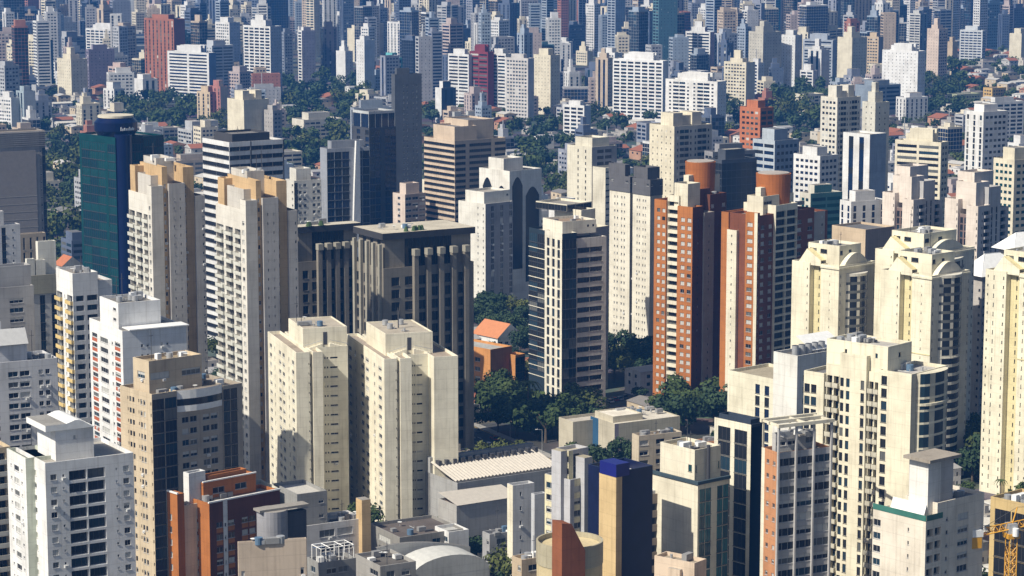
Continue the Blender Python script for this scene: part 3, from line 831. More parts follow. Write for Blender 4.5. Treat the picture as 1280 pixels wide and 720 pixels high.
# warehouse
b = B('warehouse', "long low grey warehouse with a pale corrugated roof", 'warehouse', 555, 572, 702, 604, 684, 33, ((.36, .36, .355),), lm="long corrugated warehouse")
b.D = 18; z = b.H
b.vol(R="._W_.W_..._.._", fh=4.5, top=3, roof=(.35, .33, .3))
CORR = flat_mat("corrugated_sheet", (.5, .46, .40), .6)
def corr(m, s):
    n = 60
    for k in range(n):
        a, c = s.W * k / n, s.W * (k + 1) / n
        h = .35 if k % 2 else 0
        m.poly([(a, 1, z + .3 + h), (c, 1, z + .3 + .35 - h), (c, 15, z + 3.3 + .35 - h), (a, 15, z + 3.3 + h)], CORR)
    m.poly([(0, 1, z), (s.W, 1, z), (s.W, 1, z + .3), (0, 1, z + .3)], CORR)
b.add("corrugated_roof", corr)
b.vol(u0=0, u1=b.W, v0=15.2, v1=17, z0=0, z1=z + 4.6, part="parapet_wall", par=0, roof=(.2, .22, .25))
for k in range(14):
    b.add("roof_vent", lambda m, s, k=k: m.box(s.W * (k + .5) / 14 - .5, s.W * (k + .5) / 14 + .5, 11.5, 13.5, z + 2.6, z + 4.2, DARKM))
b = B('shed', "low shed with a ribbed pinkish roof in front of the corrugated warehouse", 'shed', 560, 571, 650, 632, 704, 33, ((.42, .41, .39),), near=True)
b.D = 10; zz = b.H
b.vol(R="_.._", roof=(.45, .36, .3)); b.add("ribbed_roof", lambda m, s: m.poly([(0, -.3, zz), (s.W, -.3, zz), (s.W, s.D, zz + 1.4), (0, s.D, zz + 1.8)], CORR))
b = B('utility_block', "white blank walled service block beside the long warehouse", 'building', 634, 641, 668, 607, 745, 30, ((.6, .6, .6), CRM))
b.vol(R=".s..", L="1.", fh=4, roof=(.4, .4, .38))
b = B('utility_block', "grey concrete block in front of the stepped office", 'building', 664, 668, 683, 618, 760, 30, ((.5, .51, .53),)); b.vol(R="..", L=".")
b = B('canopy_kiosk', "small cream topped kiosk behind the warehouse by the trees", 'kiosk', 629, 634, 662, 559, 580, 26, ((.35, .34, .3), (.66, .6, .4))); b.vol(R="W", roof=(.6, .55, .38), par=.2, z1=5.5)

# ---- middle distance
def tan_twin(xl, xc, xr, yt, yb, lab, lm):
    b = B('apartment_tower', lab, 'apartment block', xl, xc, xr, yt, yb, 29, ((.56, .53, .48), (.72, .69, .62), (.57, .40, .22), (.45, .43, .41)), acc=(.60, .60, .54), lm=lm, gl='l')  # bright cream left, greyer tones right: sun and shade painted into the walls
    z = b.H
    s_ = (xr - xl) / 100
    v1 = b.D * .17
    ua, ub, uc, ud = b.W * .22, b.W * .32, b.W * .62, b.W * .82
    b.vol(u1=ua, v1=v1, L="1q", R="0..", fh=2.95, top=6, slot=0, z1=z)
    b.vol(u0=.7, u1=ua, v0=v1, v1=b.D - .02, z1=z - 3.5, L="1b,b,b", fh=2.95, top=6, slot=1)
    b.vol(u0=ua, u1=ub, v0=.9, v1=b.D * .9, z1=z + 6, R="2q", L="2.", slot=2, fh=2.95, top=5)
    b.vol(u0=ub, u1=uc, v0=-.3, v1=b.D * .8, z1=z + .5, R="3.s.s.", fh=2.95, top=4, slot=3)
    b.vol(u0=uc, u1=ud, v0=1.2, v1=b.D * .85, z1=z + 5.5, R="2q.", slot=2, fh=2.95, top=5)
    b.vol(u0=ud, u1=b.W, v0=.2, v1=b.D * .7, z1=z - 4, R="3.s", slot=3, fh=2.95, top=3)
    b.vol(u0=1.5, u1=ub, v0=v1 * 1.1, v1=b.D * .7, z0=z - 5, z1=z + 3, slot=0, part="penthouse")
    b.vol(u0=ub * .9, u1=uc, v0=b.D * .4, v1=b.D * .9, z0=z - 2, z1=z + 8, slot=0, part="tank_house")
    b.vol(u0=1, u1=4, v0=b.D * .75, v1=b.D * .95, z0=z - 5, z1=z + 5, slot=2, part="tan_chimney")
    kit(b, .3, .7, .3, .6, z + 7, 3, 2)
    return b
tan_twin(158, 197, 256, 233, 590, "pale tower with tan rooftop fins, farther of the two matching balcony towers", "farther tan finned tower")
tan_twin(267, 313, 372, 251, 615, "pale tower with tan rooftop fins, nearer of the two matching balcony towers", "nearer tan finned tower")

def stone(xl, xc, xr, yt, yb, lab, lm):
    b = B('office_tower', lab, 'office', xl, xc, xr, yt, yb, 30, (STN, (.05, .05, .055), (.36, .34, .28)), lm=lm, roof=(.55, .50, .40), gl='k')
    z = b.H; fh = 4.2
    b.vol(L="0,x,x,x,x,", R="0,,x,x,x,x,x,x,,", fh=fh, top=3, slot=0, z1=b.Z(yt + 44), par=.3)
    b.vol(u0=1.2, u1=b.W * .985, v0=1.2, v1=b.D - 1, z0=b.Z(yt + 46), z1=z - 2.2, L="0.D.D.D.", R="0..1D0DDDDD..", fh=14, slot=0, par=.2, base=.01, top=.2)
    b.add("roof_slab", lambda m, s: m.box(-.3, s.W + .5, -.3, s.D + .3, z - 2.197, z, s.walls[1], top=s.roof))
    for k in range(5):
        u = b.W * (.34 + .14 * k)
        zt = b.Z(yt + 30)
        def buttress(m, s, u=u, zt=zt):
            m.box(u - .8, u + .8, -1.6, -.003, 0, zt, s.walls[0]); m.box(u - 1.0, u + 1.0, -2.3, -.003, zt + .003, zt + 2.2, s.walls[2])
        b.add("buttress", buttress)
    for k in range(5):
        v = b.D * (.04 + .22 * k)
        b.add("buttress", lambda m, s, v=v: m.box(-1.0, -.003, v, v + 1.4, 0, s.Z(yt + 14), s.walls[2]))
    for k in range(5):
        u, v = b.W * rnd.uniform(.1, .5), b.D * rnd.uniform(.02, .1)
        b.add("roof_plant", lambda m, s, u=u, v=v: m.cyl(u, v, .9, z, z + 1.6, flat_mat("shrub_green", (.05, .09, .03), .9), 8, r1=.4))
    kit(b, .1, .8, .3, .8, z, 3, 0)
    b.extra = [(p, f) for p, f in b.extra]
    return b
stone(443, 481, 592, 292, 575, "dark stone clad tower with buttress fins and pale flat roof, nearer of the pair", "nearer dark stone tower")
stone(362, 374, 449, 284, 535, "dark stone clad tower with buttress fins half hidden behind its nearer twin", "rear dark stone tower")

b = B('office_tower', "office tower with striped dark glass side, white gridded edge and ribbon windows", 'office', 660, 702, 759, 292, 520, 31, ((.62, .58, .52), (.76, .72, .60), (.02, .035, .05), (.12, .07, .05)), lm="glass and white gridded office tower", gl='h')
z = b.H; fh = 3.65
vm = b.V(681)
b.vol(v1=vm, L="1,V,V,V,", R="2D2D0", fh=fh, top=2.2, u1=b.U(721), slot=1)
b.vol(u0=b.U(721), v0=.5, v1=vm, R="0,RR0.", fh=fh, top=3, slot=0, z1=b.Z(300), roof=(.2, .18, .16))
b.vol(u0=.4, v0=vm, v1=b.D, z1=z - .4, L="2GG", slot=2, fh=fh, top=1.5, base=12)
b.vol(u0=2, u1=b.W * .85, v0=3, v1=b.D * .7, z0=z - 1, z1=z + 3.8, R="...ss", L="..", slot=1, part="penthouse", roof=(.3, .22, .15))
b.add("pale_spandrel", lambda m, s: [m.box(.2, .39, vm + .1, s.D, 12 + k * fh, 12.22 + k * fh, s.walls[1]) for k in range(int((z - 13) / fh))])
kit(b, .2, .8, .2, .6, z + 3, 2, 1)
b = B('apartment_tower', "cream walled tower with blank upper floors behind the gridded office tower", 'apartment block', 683, 738, 761, 285, 490, 46, (CRM, (.4, .38, .35)), lm="cream tower behind the gridded office")
b.vol(L=".s.s.ss", R="1..", fh=3, top=1); b.vol(u0=2, u1=b.W, v0=b.D*.3, v1=b.D * .9, z0=b.H - 1, z1=b.H + 6, L="..", R="..", part="penthouse")
b.vol(u0=-1, u1=b.W * 1.3, v0=b.D * .5, v1=b.D * 1.2, z0=b.H + 5.2, z1=b.H + 8, L="DDDDD", R="DDD", part="crown", slot=0, fh=2.3, top=.4)

for (xl, xc, xr, yt, yb, lab, lm) in ((762, 786, 794, 238, 452, "cream tower with dark rooftop band, left of a touching pair", "left dark topped cream tower"), (791, 811, 828, 242, 458, "cream tower with dark rooftop band, right of a touching pair", "right dark topped cream tower")):
    b = B('apartment_tower', lab, 'apartment block', xl, xc, xr, yt, yb, 38, ((.72, .68, .57), (.12, .12, .13), (.45, .42, .36)), lm=lm)
    b.vol(L=".ss,ss.", R="2.s.", fh=2.9, top=2, slot=0)
    b.vol(u0=-.3, u1=b.W, v0=-.3, v1=b.D, z0=b.H - .9, z1=b.H + 5.5, L="s.s", R="s.s", slot=1, part="dark_crown")
    b.vol(u0=b.W * .2, u1=b.W * 1.2, v0=b.D * .3, v1=b.D * 1.1, z0=b.H + 4.6, z1=b.H + 10, slot=1, part="tank_house")

# orange towers
def orange(kind):
    if kind == 0:
        b = B('apartment_tower', "orange brick tower with cream balcony strip, left of the two with brick drums", 'apartment block', 818, 863, 912, 254, 520, 46, (BRK, CRM, BRN_SHADE, (.42, .38, .34)), lm="left orange brick tower", gl='l', acc=(.7, .66, .56))
        z = b.H
        b.vol(v1=b.V(847), L="0,PP0", R="2,.s.", fh=2.9, top=3.5, slot=0, z1=z - 1.5, u1=b.W * .28)
        b.vol(u0=.7, v0=b.V(847), v1=b.V(833), L="1B", fh=2.9, top=2, slot=1, z1=z + 2, u1=b.W * .5)
        b.vol(v0=b.V(833), L="0,PP", fh=2.9, top=2.5, slot=0, z1=z, u1=b.W * .5)
        b.vol(u0=b.W * .28, u1=b.W * .55, v0=-.6, v1=b.D * .7, z1=z - 4, R="3.s.", slot=3, fh=2.9)
        b.vol(u0=b.W * .55, v0=1.5, v1=b.D * .9, z1=z + 2, R="2P.P", slot=2, fh=2.9, top=3)
        b.vol(u0=b.W * .3, u1=b.W * .7, v0=4, v1=b.D * .7, z0=z - 5, z1=z + 4, slot=2, part="penthouse")
        du, dv, r, zz = b.W * .82, b.D * .6, 5.6, z
        b.vol(u0=1.5, u1=b.W * .4, v0=b.D * .2, v1=b.D * .55, z0=z - 3, z1=z + 6.5, slot=1, part="cream_wing"); b.vol(u0=b.W * .78, u1=b.W * 1.2, v0=b.D * .45, v1=b.D * .8, z0=z - 3, z1=z + 8, slot=1, part="cream_wing")
    else:
        b = B('apartment_tower', "orange brick tower with cream banded front, right of the two with brick drums", 'apartment block', 900, 943, 1040, 270, 535, 46, (BRK, CRM, (.20, .068, .032), (.42, .38, .34), (.55, .36, .2)), lm="right orange brick tower", gl='l', acc=(.7, .66, .56))  # dark brown tone paints shade onto the right faces and the recess
        z = b.H
        b.vol(v1=b.V(932), L="0P1,", R="2,P", fh=2.9, top=3, slot=0, u1=b.U(950), z1=z + 1)
        b.vol(u0=b.U(950) , u1=b.U(967), v0=.02, v1=b.D * .8, z1=z, R="2P,P", slot=2, fh=2.9, top=3)
        b.vol(u0=b.U(967), u1=b.U(994), v0=-1, v1=b.D * .8, z1=z + 3, R="1FF", slot=1, fh=2.9, top=2)
        b.vol(u0=b.U(994), u1=b.U(1018), v0=.03, v1=b.D * .8, z1=z, R="2P,P", slot=2, fh=2.9, top=3)
        b.vol(u0=b.U(1018), u1=b.W, v0=2, v1=b.D * .7, z1=z - 2, R="2,3.s2,", slot=2, fh=2.9)
        b.vol(u0=7, v0=b.V(932), v1=b.V(921), L="2s", slot=2, fh=2.9, u1=b.W * .3, z1=z - 1)
        b.vol(u0=0, v0=b.V(921), v1=b.V(909), L="1.s.", slot=1, fh=2.9, u1=b.W * .3, z1=z - 6)
        b.vol(u0=.8, v0=b.V(909), L="0.", slot=0, u1=b.W * .3, z1=z)
        b.vol(u0=b.U(962), u1=b.U(1000), v0=3, v1=b.D * .6, z0=z - 1, z1=z + 6, R="W.W.", slot=1, part="penthouse")
        du, dv, r = b.W * .44, b.D * .48, 6.3
    drm = (.40, .135, .035)
    def dr(m, s):
        m.cyl(du, dv, r * .93, z - 1, z + 13, wall_mat(drm), 32, r1=r)
        m.cyl(du, dv, r * .9, z + 13.003, z + 13.3, s.walls[3], 32)
    b.add("brick_drum", dr)
    b.add("drum_window", lambda m, s: m.box(du - .6, du + .6, dv - r * .93 - .1, dv - r * .93 + .4, z + 4, z + 5.6, G_DARK))
    b.add("drum_pier", lambda m, s: m.box(du - r - 2.4, du - r + .4, dv - 1.2, dv + 1.2, z - 1, z + 8.5, s.walls[1]))
    kit(b, .5, .9, .2, .6, z + 1, 2, 1)
orange(0); orange(1)

# yellow towers with curved bays and little pediments
def yellow(xl, xc, xr, yt, yb, lab, lm, lp_="0,_i_,", lq="0._i,"):
    b = B('apartment_tower', lab, 'apartment block', xl, xc, xr, yt, yb, 43, ((.80, .75, .58), (.66, .63, .54), (.70, .62, .36)), lm=lm, gl='h')  # greyer second tone paints in the shade of the right face and bay
    z = b.H; D = b.D; W_ = b.W; fh = 2.9
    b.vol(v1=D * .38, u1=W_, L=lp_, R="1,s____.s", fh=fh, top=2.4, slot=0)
    b.vol(u0=2.2, v0=D * .38, v1=D * .62, u1=W_ * .9, L="2.q.", slot=2, fh=fh, z1=z - .03)
    b.vol(v0=D * .62, u1=W_ * .9, z1=z - .05, L=lq, slot=0, fh=fh)
    def bay(m, s):
        n = 10; u0, u1 = W_ * .2, W_ * .8
        P = [(u0 + (u1 - u0) * k / n, -.05 - 2.4 * math.sin(math.pi * k / n)) for k in range(n + 1)]
        k = 0
        while k * fh < z - 4:
            z0 = k * fh
            for i, (p, q) in enumerate(zip(P, P[1:])):
                m.poly([(*p, z0), (*q, z0), (*q, z0 + .95), (*p, z0 + .95)], s.walls[1] if k < z / fh - 9 else G_CURT)
                m.poly([(*p, z0 + .95), (*q, z0 + .95), (*q, z0 + fh), (*p, z0 + fh)], s.walls[1] if i in (0, 9) or (i in (3, 7) and k > z / fh - 10) else G_DARK)
            m.poly([(*p, z0 + .95) for p in P], s.walls[1])
            k += 1
        zt = k * fh
        big = [(x, y * 1.15) for x, y in P]
        for p, q in zip(big, big[1:]): m.poly([(*p, zt), (*q, zt), (*q, zt + .9), (*p, zt + .9)], s.walls[1])
        m.poly([(*p, zt + .9) for p in big], s.walls[1]); m.poly([(*p, zt) for p in big[::-1]], s.walls[1])
        k0 = int(z / fh - 9) * fh
        m.poly([(*p, k0 + .4) for p in big], s.walls[1]); m.poly([(*p, k0) for p in big[::-1]], s.walls[1])
        for p, q in zip(big, big[1:]): m.poly([(*p, k0), (*q, k0), (*q, k0 + .4), (*p, k0 + .4)], s.walls[1])
    b.add("curved_bay", bay)
    def ped(m, s):
        n = 10
        for k in range(n):
            t0, t1 = k / n, (k + 1) / n
            h = lambda t: z - .9 + 4.6 * math.sin(math.pi * t) ** .8
            a, c = W_ * (.15 + .7 * t0), W_ * (.15 + .7 * t1)
            m.poly([(a, .4, z - .9), (c, .4, z - .9), (c, .4, h(t1)), (a, .4, h(t0))], s.walls[1])
            m.poly([(a, .4, h(t0)), (c, .4, h(t1)), (c, 4.5, h(t1)), (a, 4.5, h(t0))], s.walls[0])
    b.add("pediment", ped)
    def lp(m, s):
        v0, v1 = D * .4, D * .9
        m.poly([(.4, v1, z - .9), (.4, v0, z - .9), (.4, v0, z + 1), (.4, (v0 * .4 + v1 * .6), z + 4.5)], s.walls[0])
        m.poly([(.4, v0, z + 1), (4, v0, z + 1), (4, v0 * .4 + v1 * .6, z + 4.5), (.4, v0 * .4 + v1 * .6, z + 4.5)], s.walls[2])
    b.add("side_gable", lp)
    b.vol(u0=3, u1=W_ * .75, v0=D * .12, v1=D * .78, z0=z - .95, z1=z + 6.3, L="ww.", R="w.w..", fh=3.2, top=1, part="penthouse", slot=0, roof=(.32, .30, .26))
    b.add("cornice", lambda m, s: (m.box(-.4, W_, -.4, -.003, z - 1.2, z - .6, s.walls[0], bottom=True), m.box(-.4, -.003, 0, D * .38, z - 1.2, z - .6, s.walls[0], bottom=True)))
    b.add("string_course", lambda m, s: m.box(-.15, -.003, 0, D * .38, z * .62, z * .62 + .35, s.walls[2], bottom=True))
    kit(b, .2, .6, .25, .65, z + 5.5, 5, 1)
yellow(990, 1044, 1094, 333, 570, "pale yellow tower with curved balcony bay, leftmost of the yellow towers", "leftmost yellow tower")
yellow(1094, 1148, 1218, 318, 578, "pale yellow tower whose roof rises behind its nearer yellow neighbour", "rear yellow tower")
yellow(1101, 1158, 1212, 345, 606, "pale yellow tower with curved balcony bay and pediment, standing nearest among them", "nearest yellow tower")
yellow(1232, 1292, 1352, 345, 628, "pale yellow tower cut by the right edge of the picture", "yellow tower at the right edge", "0.q.s,q.s", "0,s.q..s,")

# stepped pink pair
for (xl, xc, xr, yt, yb, lab, lm) in ((1103, 1137, 1183, 250, 445, "pale pink stepped tower with dark vertical slots, left one of a pair", "left pink stepped tower"), (1181, 1217, 1266, 258, 455, "pale pink stepped tower with dark vertical slots, right one of a pair", "right pink stepped tower")):
    b = B('apartment_tower', lab, 'apartment block', xl, xc, xr, yt, yb, 42, ((.74, .66, .58), (.50, .49, .49), (.25, .18, .16)), lm=lm, gl='h', acc=(.4, .4, .42))  # grey second tone puts the shade of the right faces into the colour
    z = b.H; W_, D = b.W, b.D
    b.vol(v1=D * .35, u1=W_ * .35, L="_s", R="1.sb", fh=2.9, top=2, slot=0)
    b.vol(u0=1.2, v0=D * .35, v1=D * .6, u1=W_ * .7, z1=z - 4, L="2VV", slot=0, fh=2.9)
    b.vol(v0=D * .6, u1=W_ * .7, z1=z + 2, L="._s", slot=0, fh=2.9)
    b.vol(u0=W_ * .35, u1=W_ * .7, v0=1, v1=D * .8, z1=z + 7, R="1.V.V.", slot=1, fh=2.9, top=8)
    b.vol(u0=W_ * .7, v0=2, v1=D * .7, z1=z - 2, R="1sb.", slot=1, fh=2.9)
    b.vol(u0=W_ * .12, u1=W_ * .5, v0=D * .2, v1=D * .8, z0=z - 2, z1=z + 9, slot=0, part="penthouse", L=".", R="1.")
    b.vol(u0=W_ * .3, u1=W_ * .85, v0=D * .45, v1=D * .95, z0=z - 3, z1=z + 12.5, slot=0, part="tank_house", L=".", R="1.")

# white hat roofs
for (xl, xc, xr, yt, yb, lab, lm, h) in ((1207, 1222, 1272, 345, 545, "grey tower topped by a white tent shaped hipped roof", "grey tower with white hipped roof", 7), (1248, 1262, 1310, 313, 505, "dark glass tower under a large white hipped roof at the edge", "dark tower with white hat roof", 6)):
    b = B('office_tower', lab, 'office', xl, xc, xr, yt, yb, 30, ((.48, .45, .42), (.3, .3, .31)), lm=lm, gl='h')
    b.vol(L="s.s", R="1s.s.s.s", fh=2.9, top=4)
    def hat(m, s, h=h):
        z = s.H; q = [(-2, -2), (s.W + 2, -2), (s.W + 2, s.D + 2), (-2, s.D + 2)]; c = 4.5
        t = [(c, c), (s.W - c, c), (s.W - c, s.D - c), (c, s.D - c)]
        for i in range(4):
            j = (i + 1) % 4; m.poly([(*q[i], z + .01), (*q[j], z + .01), (*t[j], z + h), (*t[i], z + h)], WHITE)
        m.poly([(*p, z + h) for p in t], WHITE); m.poly([(*p, z + .01) for p in q[::-1]], WHITE)
    b.add("hipped_roof", hat)

# left group
b = B('apartment_tower', "white tower with rows of yellow balcony boxes on its sunny side", 'apartment block', 70, 99, 160, 342, 655, 30, ((.76, .76, .74), (.62, .62, .62)), acc=(.66, .50, .22), lm="white tower with yellow balconies")
b.vol(u1=b.W * .45, L="0b,s,b", R="1B,B", fh=2.95, top=6.5); b.vol(u0=b.W * .45, u1=b.W * .75, v0=2, v1=b.D * .9, z1=b.H - 3, R="1..", slot=1); b.vol(u0=b.W * .75, v0=0, v1=b.D * .8, z1=b.H - 10, R="1bb", fh=2.95)
kit(b, .1, .4, .2, .8, b.H - .8, 4, 1)
b = B('apartment_tower', "white tower with red and yellow window panels and a big blank rooftop box", 'apartment block', 112, 160, 233, 414, 705, 30, ((.78, .78, .77), (.70, .72, .74)), acc=(.48, .13, .06), lm="white tower with red panels")
z = b.H
b.vol(L="0,r,W,sr,", R="1..ss.ss..", fh=2.9, top=3.5, roof=(.3, .28, .24))
b.vol(u0=b.W * .06, u1=b.W * .72, v0=b.D * .22, v1=b.D * .78, z0=z - .9, z1=z + 7, L=".s", R="......", part="penthouse", slot=0, roof=(.2, .19, .17)); kit(b, .2, .6, .35, .65, z + 6.2, 5, 3)
b.add("white_canopy", lambda m, s: m.box(s.W * .1, s.W * 1.03, -.6, s.D * .2, z + .003, z + .3, WHITE))
b = B('apartment_tower', "white tower with grey shuttered windows and gabled penthouse at the left edge", 'apartment block', -34, -8, 72, 455, 745, 28, ((.66, .66, .67),), lm="white tower with the gabled penthouse")
z = b.H
b.vol(L=".w.", R="ww.WW.ww.", fh=2.9, top=2.2, roof=(.14, .14, .14)); b.vol(u0=2, u1=b.W * .62, v0=3, v1=b.D * .8, z0=z - .9, z1=z + 5, part="penthouse", roof=(.6, .6, .58)); b.add("gabled_roof", lambda m, s: gable(m, 3, s.W * .63, 2, s.D * .6, z + 4.2, 4, flat_mat("grey_sheet", (.55, .55, .54)), s.walls[0], 'u'))
b.vol(u0=0, u1=b.W * .32, v0=b.D * .5, v1=b.D, z0=z - .9, z1=z + 10, slot=0, part="tank_house")
kit(b, .65, .95, .2, .8, z - .8, 3, 1)
b = B('apartment_tower', "grey tower with triple windows and a low parapeted top at the left edge", 'apartment block', -12, 7, 42, 360, 650, 30, ((.42, .41, .40), (.6, .58, .55)), lm="grey tower with triple windows")
b.vol(L="1..", R=".W.", fh=2.9, top=3); b.vol(u0=1, u1=b.W, v0=2, v1=b.D, z0=b.H - .9, z1=b.H + 6, part="penthouse", R="...", L=".")
b = B('apartment_tower', "grey tower with dark vertical slots and stacked white roof boxes", 'apartment block', 25, 41, 78, 345, 615, 30, ((.50, .49, .47), (.34, .32, .24), (.72, .70, .62)), lm="grey tower with stacked roof boxes", acc=(.55, .55, .53))
z = b.H
b.vol(L="b", R="0..D.D.", fh=2.9, top=.5, z1=z - 6); b.vol(u0=-.4, u1=b.W + .3, v0=-.4, v1=b.D, z0=z - 5.99, z1=z, L="1W", R="1...", slot=1, part="dark_attic")
b.vol(u0=1, u1=b.W * .3, v0=2, v1=b.D * .6, z0=z - .9, z1=z + 5, slot=2, part="roof_box"); b.vol(u0=b.W * .34, u1=b.W * .6, v0=2, v1=b.D * .6, z0=z - .9, z1=z + 4.4, slot=2, part="roof_box"); b.vol(u0=b.W * .45, u1=b.W * .95, v0=b.D * .62, v1=b.D * .95, z0=z - .9, z1=z + 10, slot=2, part="roof_box")
b = B('apartment_tower', "small white tower with a dark central slot at the left edge", 'apartment block', -10, 2, 25, 282, 500, 30, ((.68, .67, .66),), lm="small white tower with dark slot")
b.vol(R=".D.s.", L="..", fh=2.9); b.vol(u0=0, u1=b.W * .4, v0=2, v1=b.D, z0=b.H - 1, z1=b.H + 5, part="penthouse")
b = B('school_block', "low tan block with dark tall windows and tiled top beside the small white tower", 'school', 20, 28, 57, 293, 450, 30, ((.48, .40, .30),)); b.vol(R=".V.V.V.V", L="..", fh=6)
b = B('house', "white house with an orange tiled gable beside the teal glass tower", 'house', 68, 80, 102, 326, 410, 34, ((.62, .58, .52),)); zz = b.H
b.vol(R=".w.w", L=".", par=0, z1=zz - 2.5); b.add("tiled_roof", lambda m, s: gable(m, -.5, s.W + .5, -.5, s.D + .5, zz - 2.49, 4, flat_mat("roof_tile", TILE, .9), s.walls[0], 'v'))

# teal glass tower
b = B('office_tower', "dark teal glass tower crowned by a deep blue drum", 'office', 99, 150, 207, 172, 420, 42, ((.006, .05, .055), (.008, .02, .03), (.006, .02, .10)), gl='t', lm="teal glass tower with blue drum")
tealw = glass_mat("teal_cladding", (.004, .045, .05), .15); navw = glass_mat("deep_blue_cladding", (.003, .008, .045), .2); blkw = glass_mat("black_cladding", (.006, .012, .016), .2)
b.walls = [tealw, blkw, navw]
z = b.H
b.vol(L="0,GGG,G", R="2..1GG", fh=3.8, top=3, slot=0, u1=b.W * .55, z1=z); b.vol(u0=b.W * .55, v0=1.5, v1=b.D * .8, z1=z - .5, R="GGG", slot=0, fh=3.8)
def drumb(m, s):
    c = (s.W * .32, s.D * .42); r = s.W * .36
    m.cyl(*c, r * .8, z - 1, z + 2, navw, 40, r1=r); m.cyl(*c, r, z + 2, z + 5.5, navw, 40); m.cyl(*c, r, z + 5.5, z + 7.5, navw, 40, r1=r * .8, top=roof_mat((.5, .48, .42)))
b.add("blue_drum", drumb); b.add("curved_bay", lambda m, s: m.cyl(s.W * .17, .6, s.W * .15, 0, z + 1, navw, 30))
b.add("cream_disc", lambda m, s: m.cyl(s.W * .32, s.D * .42, s.W * .3, z + 7.503, z + 8.4, wall_mat((.62, .57, .45)), 40))
def letters(m, s):
    c = (s.W * .32, s.D * .42); r = s.W * .36 + .06
    for k in range(9):
        a = -1.9 + k * .085
        u, v = c[0] + r * math.cos(a), c[1] + r * math.sin(a)
        h = [1.6, .9, 1.2, .9, .9, 1.5, .9, 1.3, .9][k]
        m.box(u - .28, u + .28, v - .1, v + .1, z + 2.3, z + 2.3 + h, WHITE)
b.add("sign_lettering", letters)

b = B('office_tower', "unfinished grey tower wrapped in pale construction netting at the left edge", 'office', -22, -6, 56, 166, 380, 27, ((.27, .25, .23), (.36, .34, .32)), lm="netted unfinished tower")
z = b.H
b.vol(L="D.", R="1____0sD", fh=3.6, top=8, roof=(.35, .30, .24))
b.add("building_net", lambda m, s: m.box(.5, s.W * .82, -.6, -.3, 4, z - 9, flat_mat("net", (.25, .23, .22), .95)))
for k in range(13): b.add("floor_edge", lambda m, s, k=k: m.box(.4, s.W * .83, -.66, -.603, 6 + k * 3.6, 6.3 + k * 3.6, s.walls[1]))
for k in range(8): b.add("floor_edge", lambda m, s, k=k: m.box(-.3, s.W + .2, -.5, -.003, z - 7 + k * .9, z - 6.8 + k * .9, s.walls[1]))

b = B('office_tower', "black and white horizontally striped office tower", 'office', 253, 291, 355, 178, 440, 34, ((.05, .05, .055), (.72, .72, .72)), lm="black and white striped tower", gl='k')
b.walls = [wall_mat((.72, .72, .71)), wall_mat((.06, .06, .065))]
b.vol(L="RR", R="RR1,0RRR1,", fh=3.6, top=1.5); b.vol(u0=3, u1=b.W * .8, v0=3, v1=b.D * .8, z0=b.H - 1, z1=b.H + 3, slot=1, part="penthouse"); kit(b, .2, .8, .2, .8, b.H - .8, 3, 1)
b = B('apartment_block', "small white block with dark slot and boxy penthouse right of the striped tower", 'apartment block', 357, 370, 401, 226, 400, 30, ((.66, .64, .58), (.03, .04, .06)), lm="small white slotted block")
b.vol(L=".s", R="D0ww.ww", fh=3); b.vol(u0=2, u1=b.W * .7, v0=2, v1=b.D, z0=b.H - 1, z1=b.H + 5, part="penthouse")
b = B('office_tower', "blue grey glass office with a tall white curved fin", 'office', 400, 411, 462, 186, 400, 26, ((.30, .32, .36), (.7, .7, .7)), gl='u', lm="glass office with the white fin")
b.vol(R="GGG.GG", L=".", fh=3.6, top=1.5)
def wfin(m, s):
    u0, u1 = s.U(438), s.U(449)
    n = 8
    for k in range(n):
        a, c = k / n, (k + 1) / n
        m.poly([(u0 + 2.2 * a * a, -1.6, s.H * a * 1.04), (u1, -1.6 + .6, s.H * a * 1.04), (u1, -1, s.H * c * 1.04), (u0 + 2.2 * c * c, -1.6, s.H * c * 1.04)], WHITE)
        m.poly([(u0 + 2.2 * a * a, -.003, s.H * a * 1.04), (u0 + 2.2 * a * a, -1.6, s.H * a * 1.04), (u0 + 2.2 * c * c, -1.6, s.H * c * 1.04), (u0 + 2.2 * c * c, -.003, s.H * c * 1.04)], WHITE)
b.add("white_fin", wfin); b.vol(u0=3, u1=b.W * .9, v0=2, v1=b.D * .8, z0=b.H - 1, z1=b.H + 3, part="penthouse")
b = B('office_tower', "dark office tower with a white framed glass top", 'office', 440, 463, 495, 160, 345, 36, ((.06, .065, .08), (.5, .52, .53)), gl='u', lm="dark office with white framed top")
b.vol(L=".x.x", R="GG.GG", fh=3.4, slot=0); b.vol(u0=.5, u1=b.W, v0=1, v1=b.D, z0=b.H - 1, z1=b.H + 8, R="GGGG", L="GG", slot=1, fh=8, part="glass_top", roof=(.12, .12, .13))
b = B('office_tower', "dark slate grey tower dotted with tiny lit windows", 'office', 489, 495, 527, 93, 315, 25, ((.10, .11, .13),), lm="dark slate tower", gl='l')
b.vol(R="..q,q.q,q.", L="..", fh=2.9, top=5); b.vol(u0=2, u1=b.W * .6, v0=2, v1=b.D, z0=b.H - 1, z1=b.H + 3, part="penthouse")
b = B('apartment_tower', "salmon beige tower striped by long balcony rows", 'apartment block', 530, 569, 632, 176, 350, 36, ((.62, .50, .38), (.42, .35, .29)), lm="salmon beige balcony tower", acc=(.68, .55, .42), gl='k')
b.vol(L="RR", R="1R.RR0.R", fh=2.9, top=1.5); b.vol(u0=2, u1=b.W * .5, v0=3, v1=b.D * .8, z0=b.H - 1, z1=b.H + 6.5, R="...", part="penthouse"); b.vol(u0=b.W * .4, u1=b.W * .9, v0=6, v1=b.D, z0=b.H - 1, z1=b.H + 9, part="tank_house")
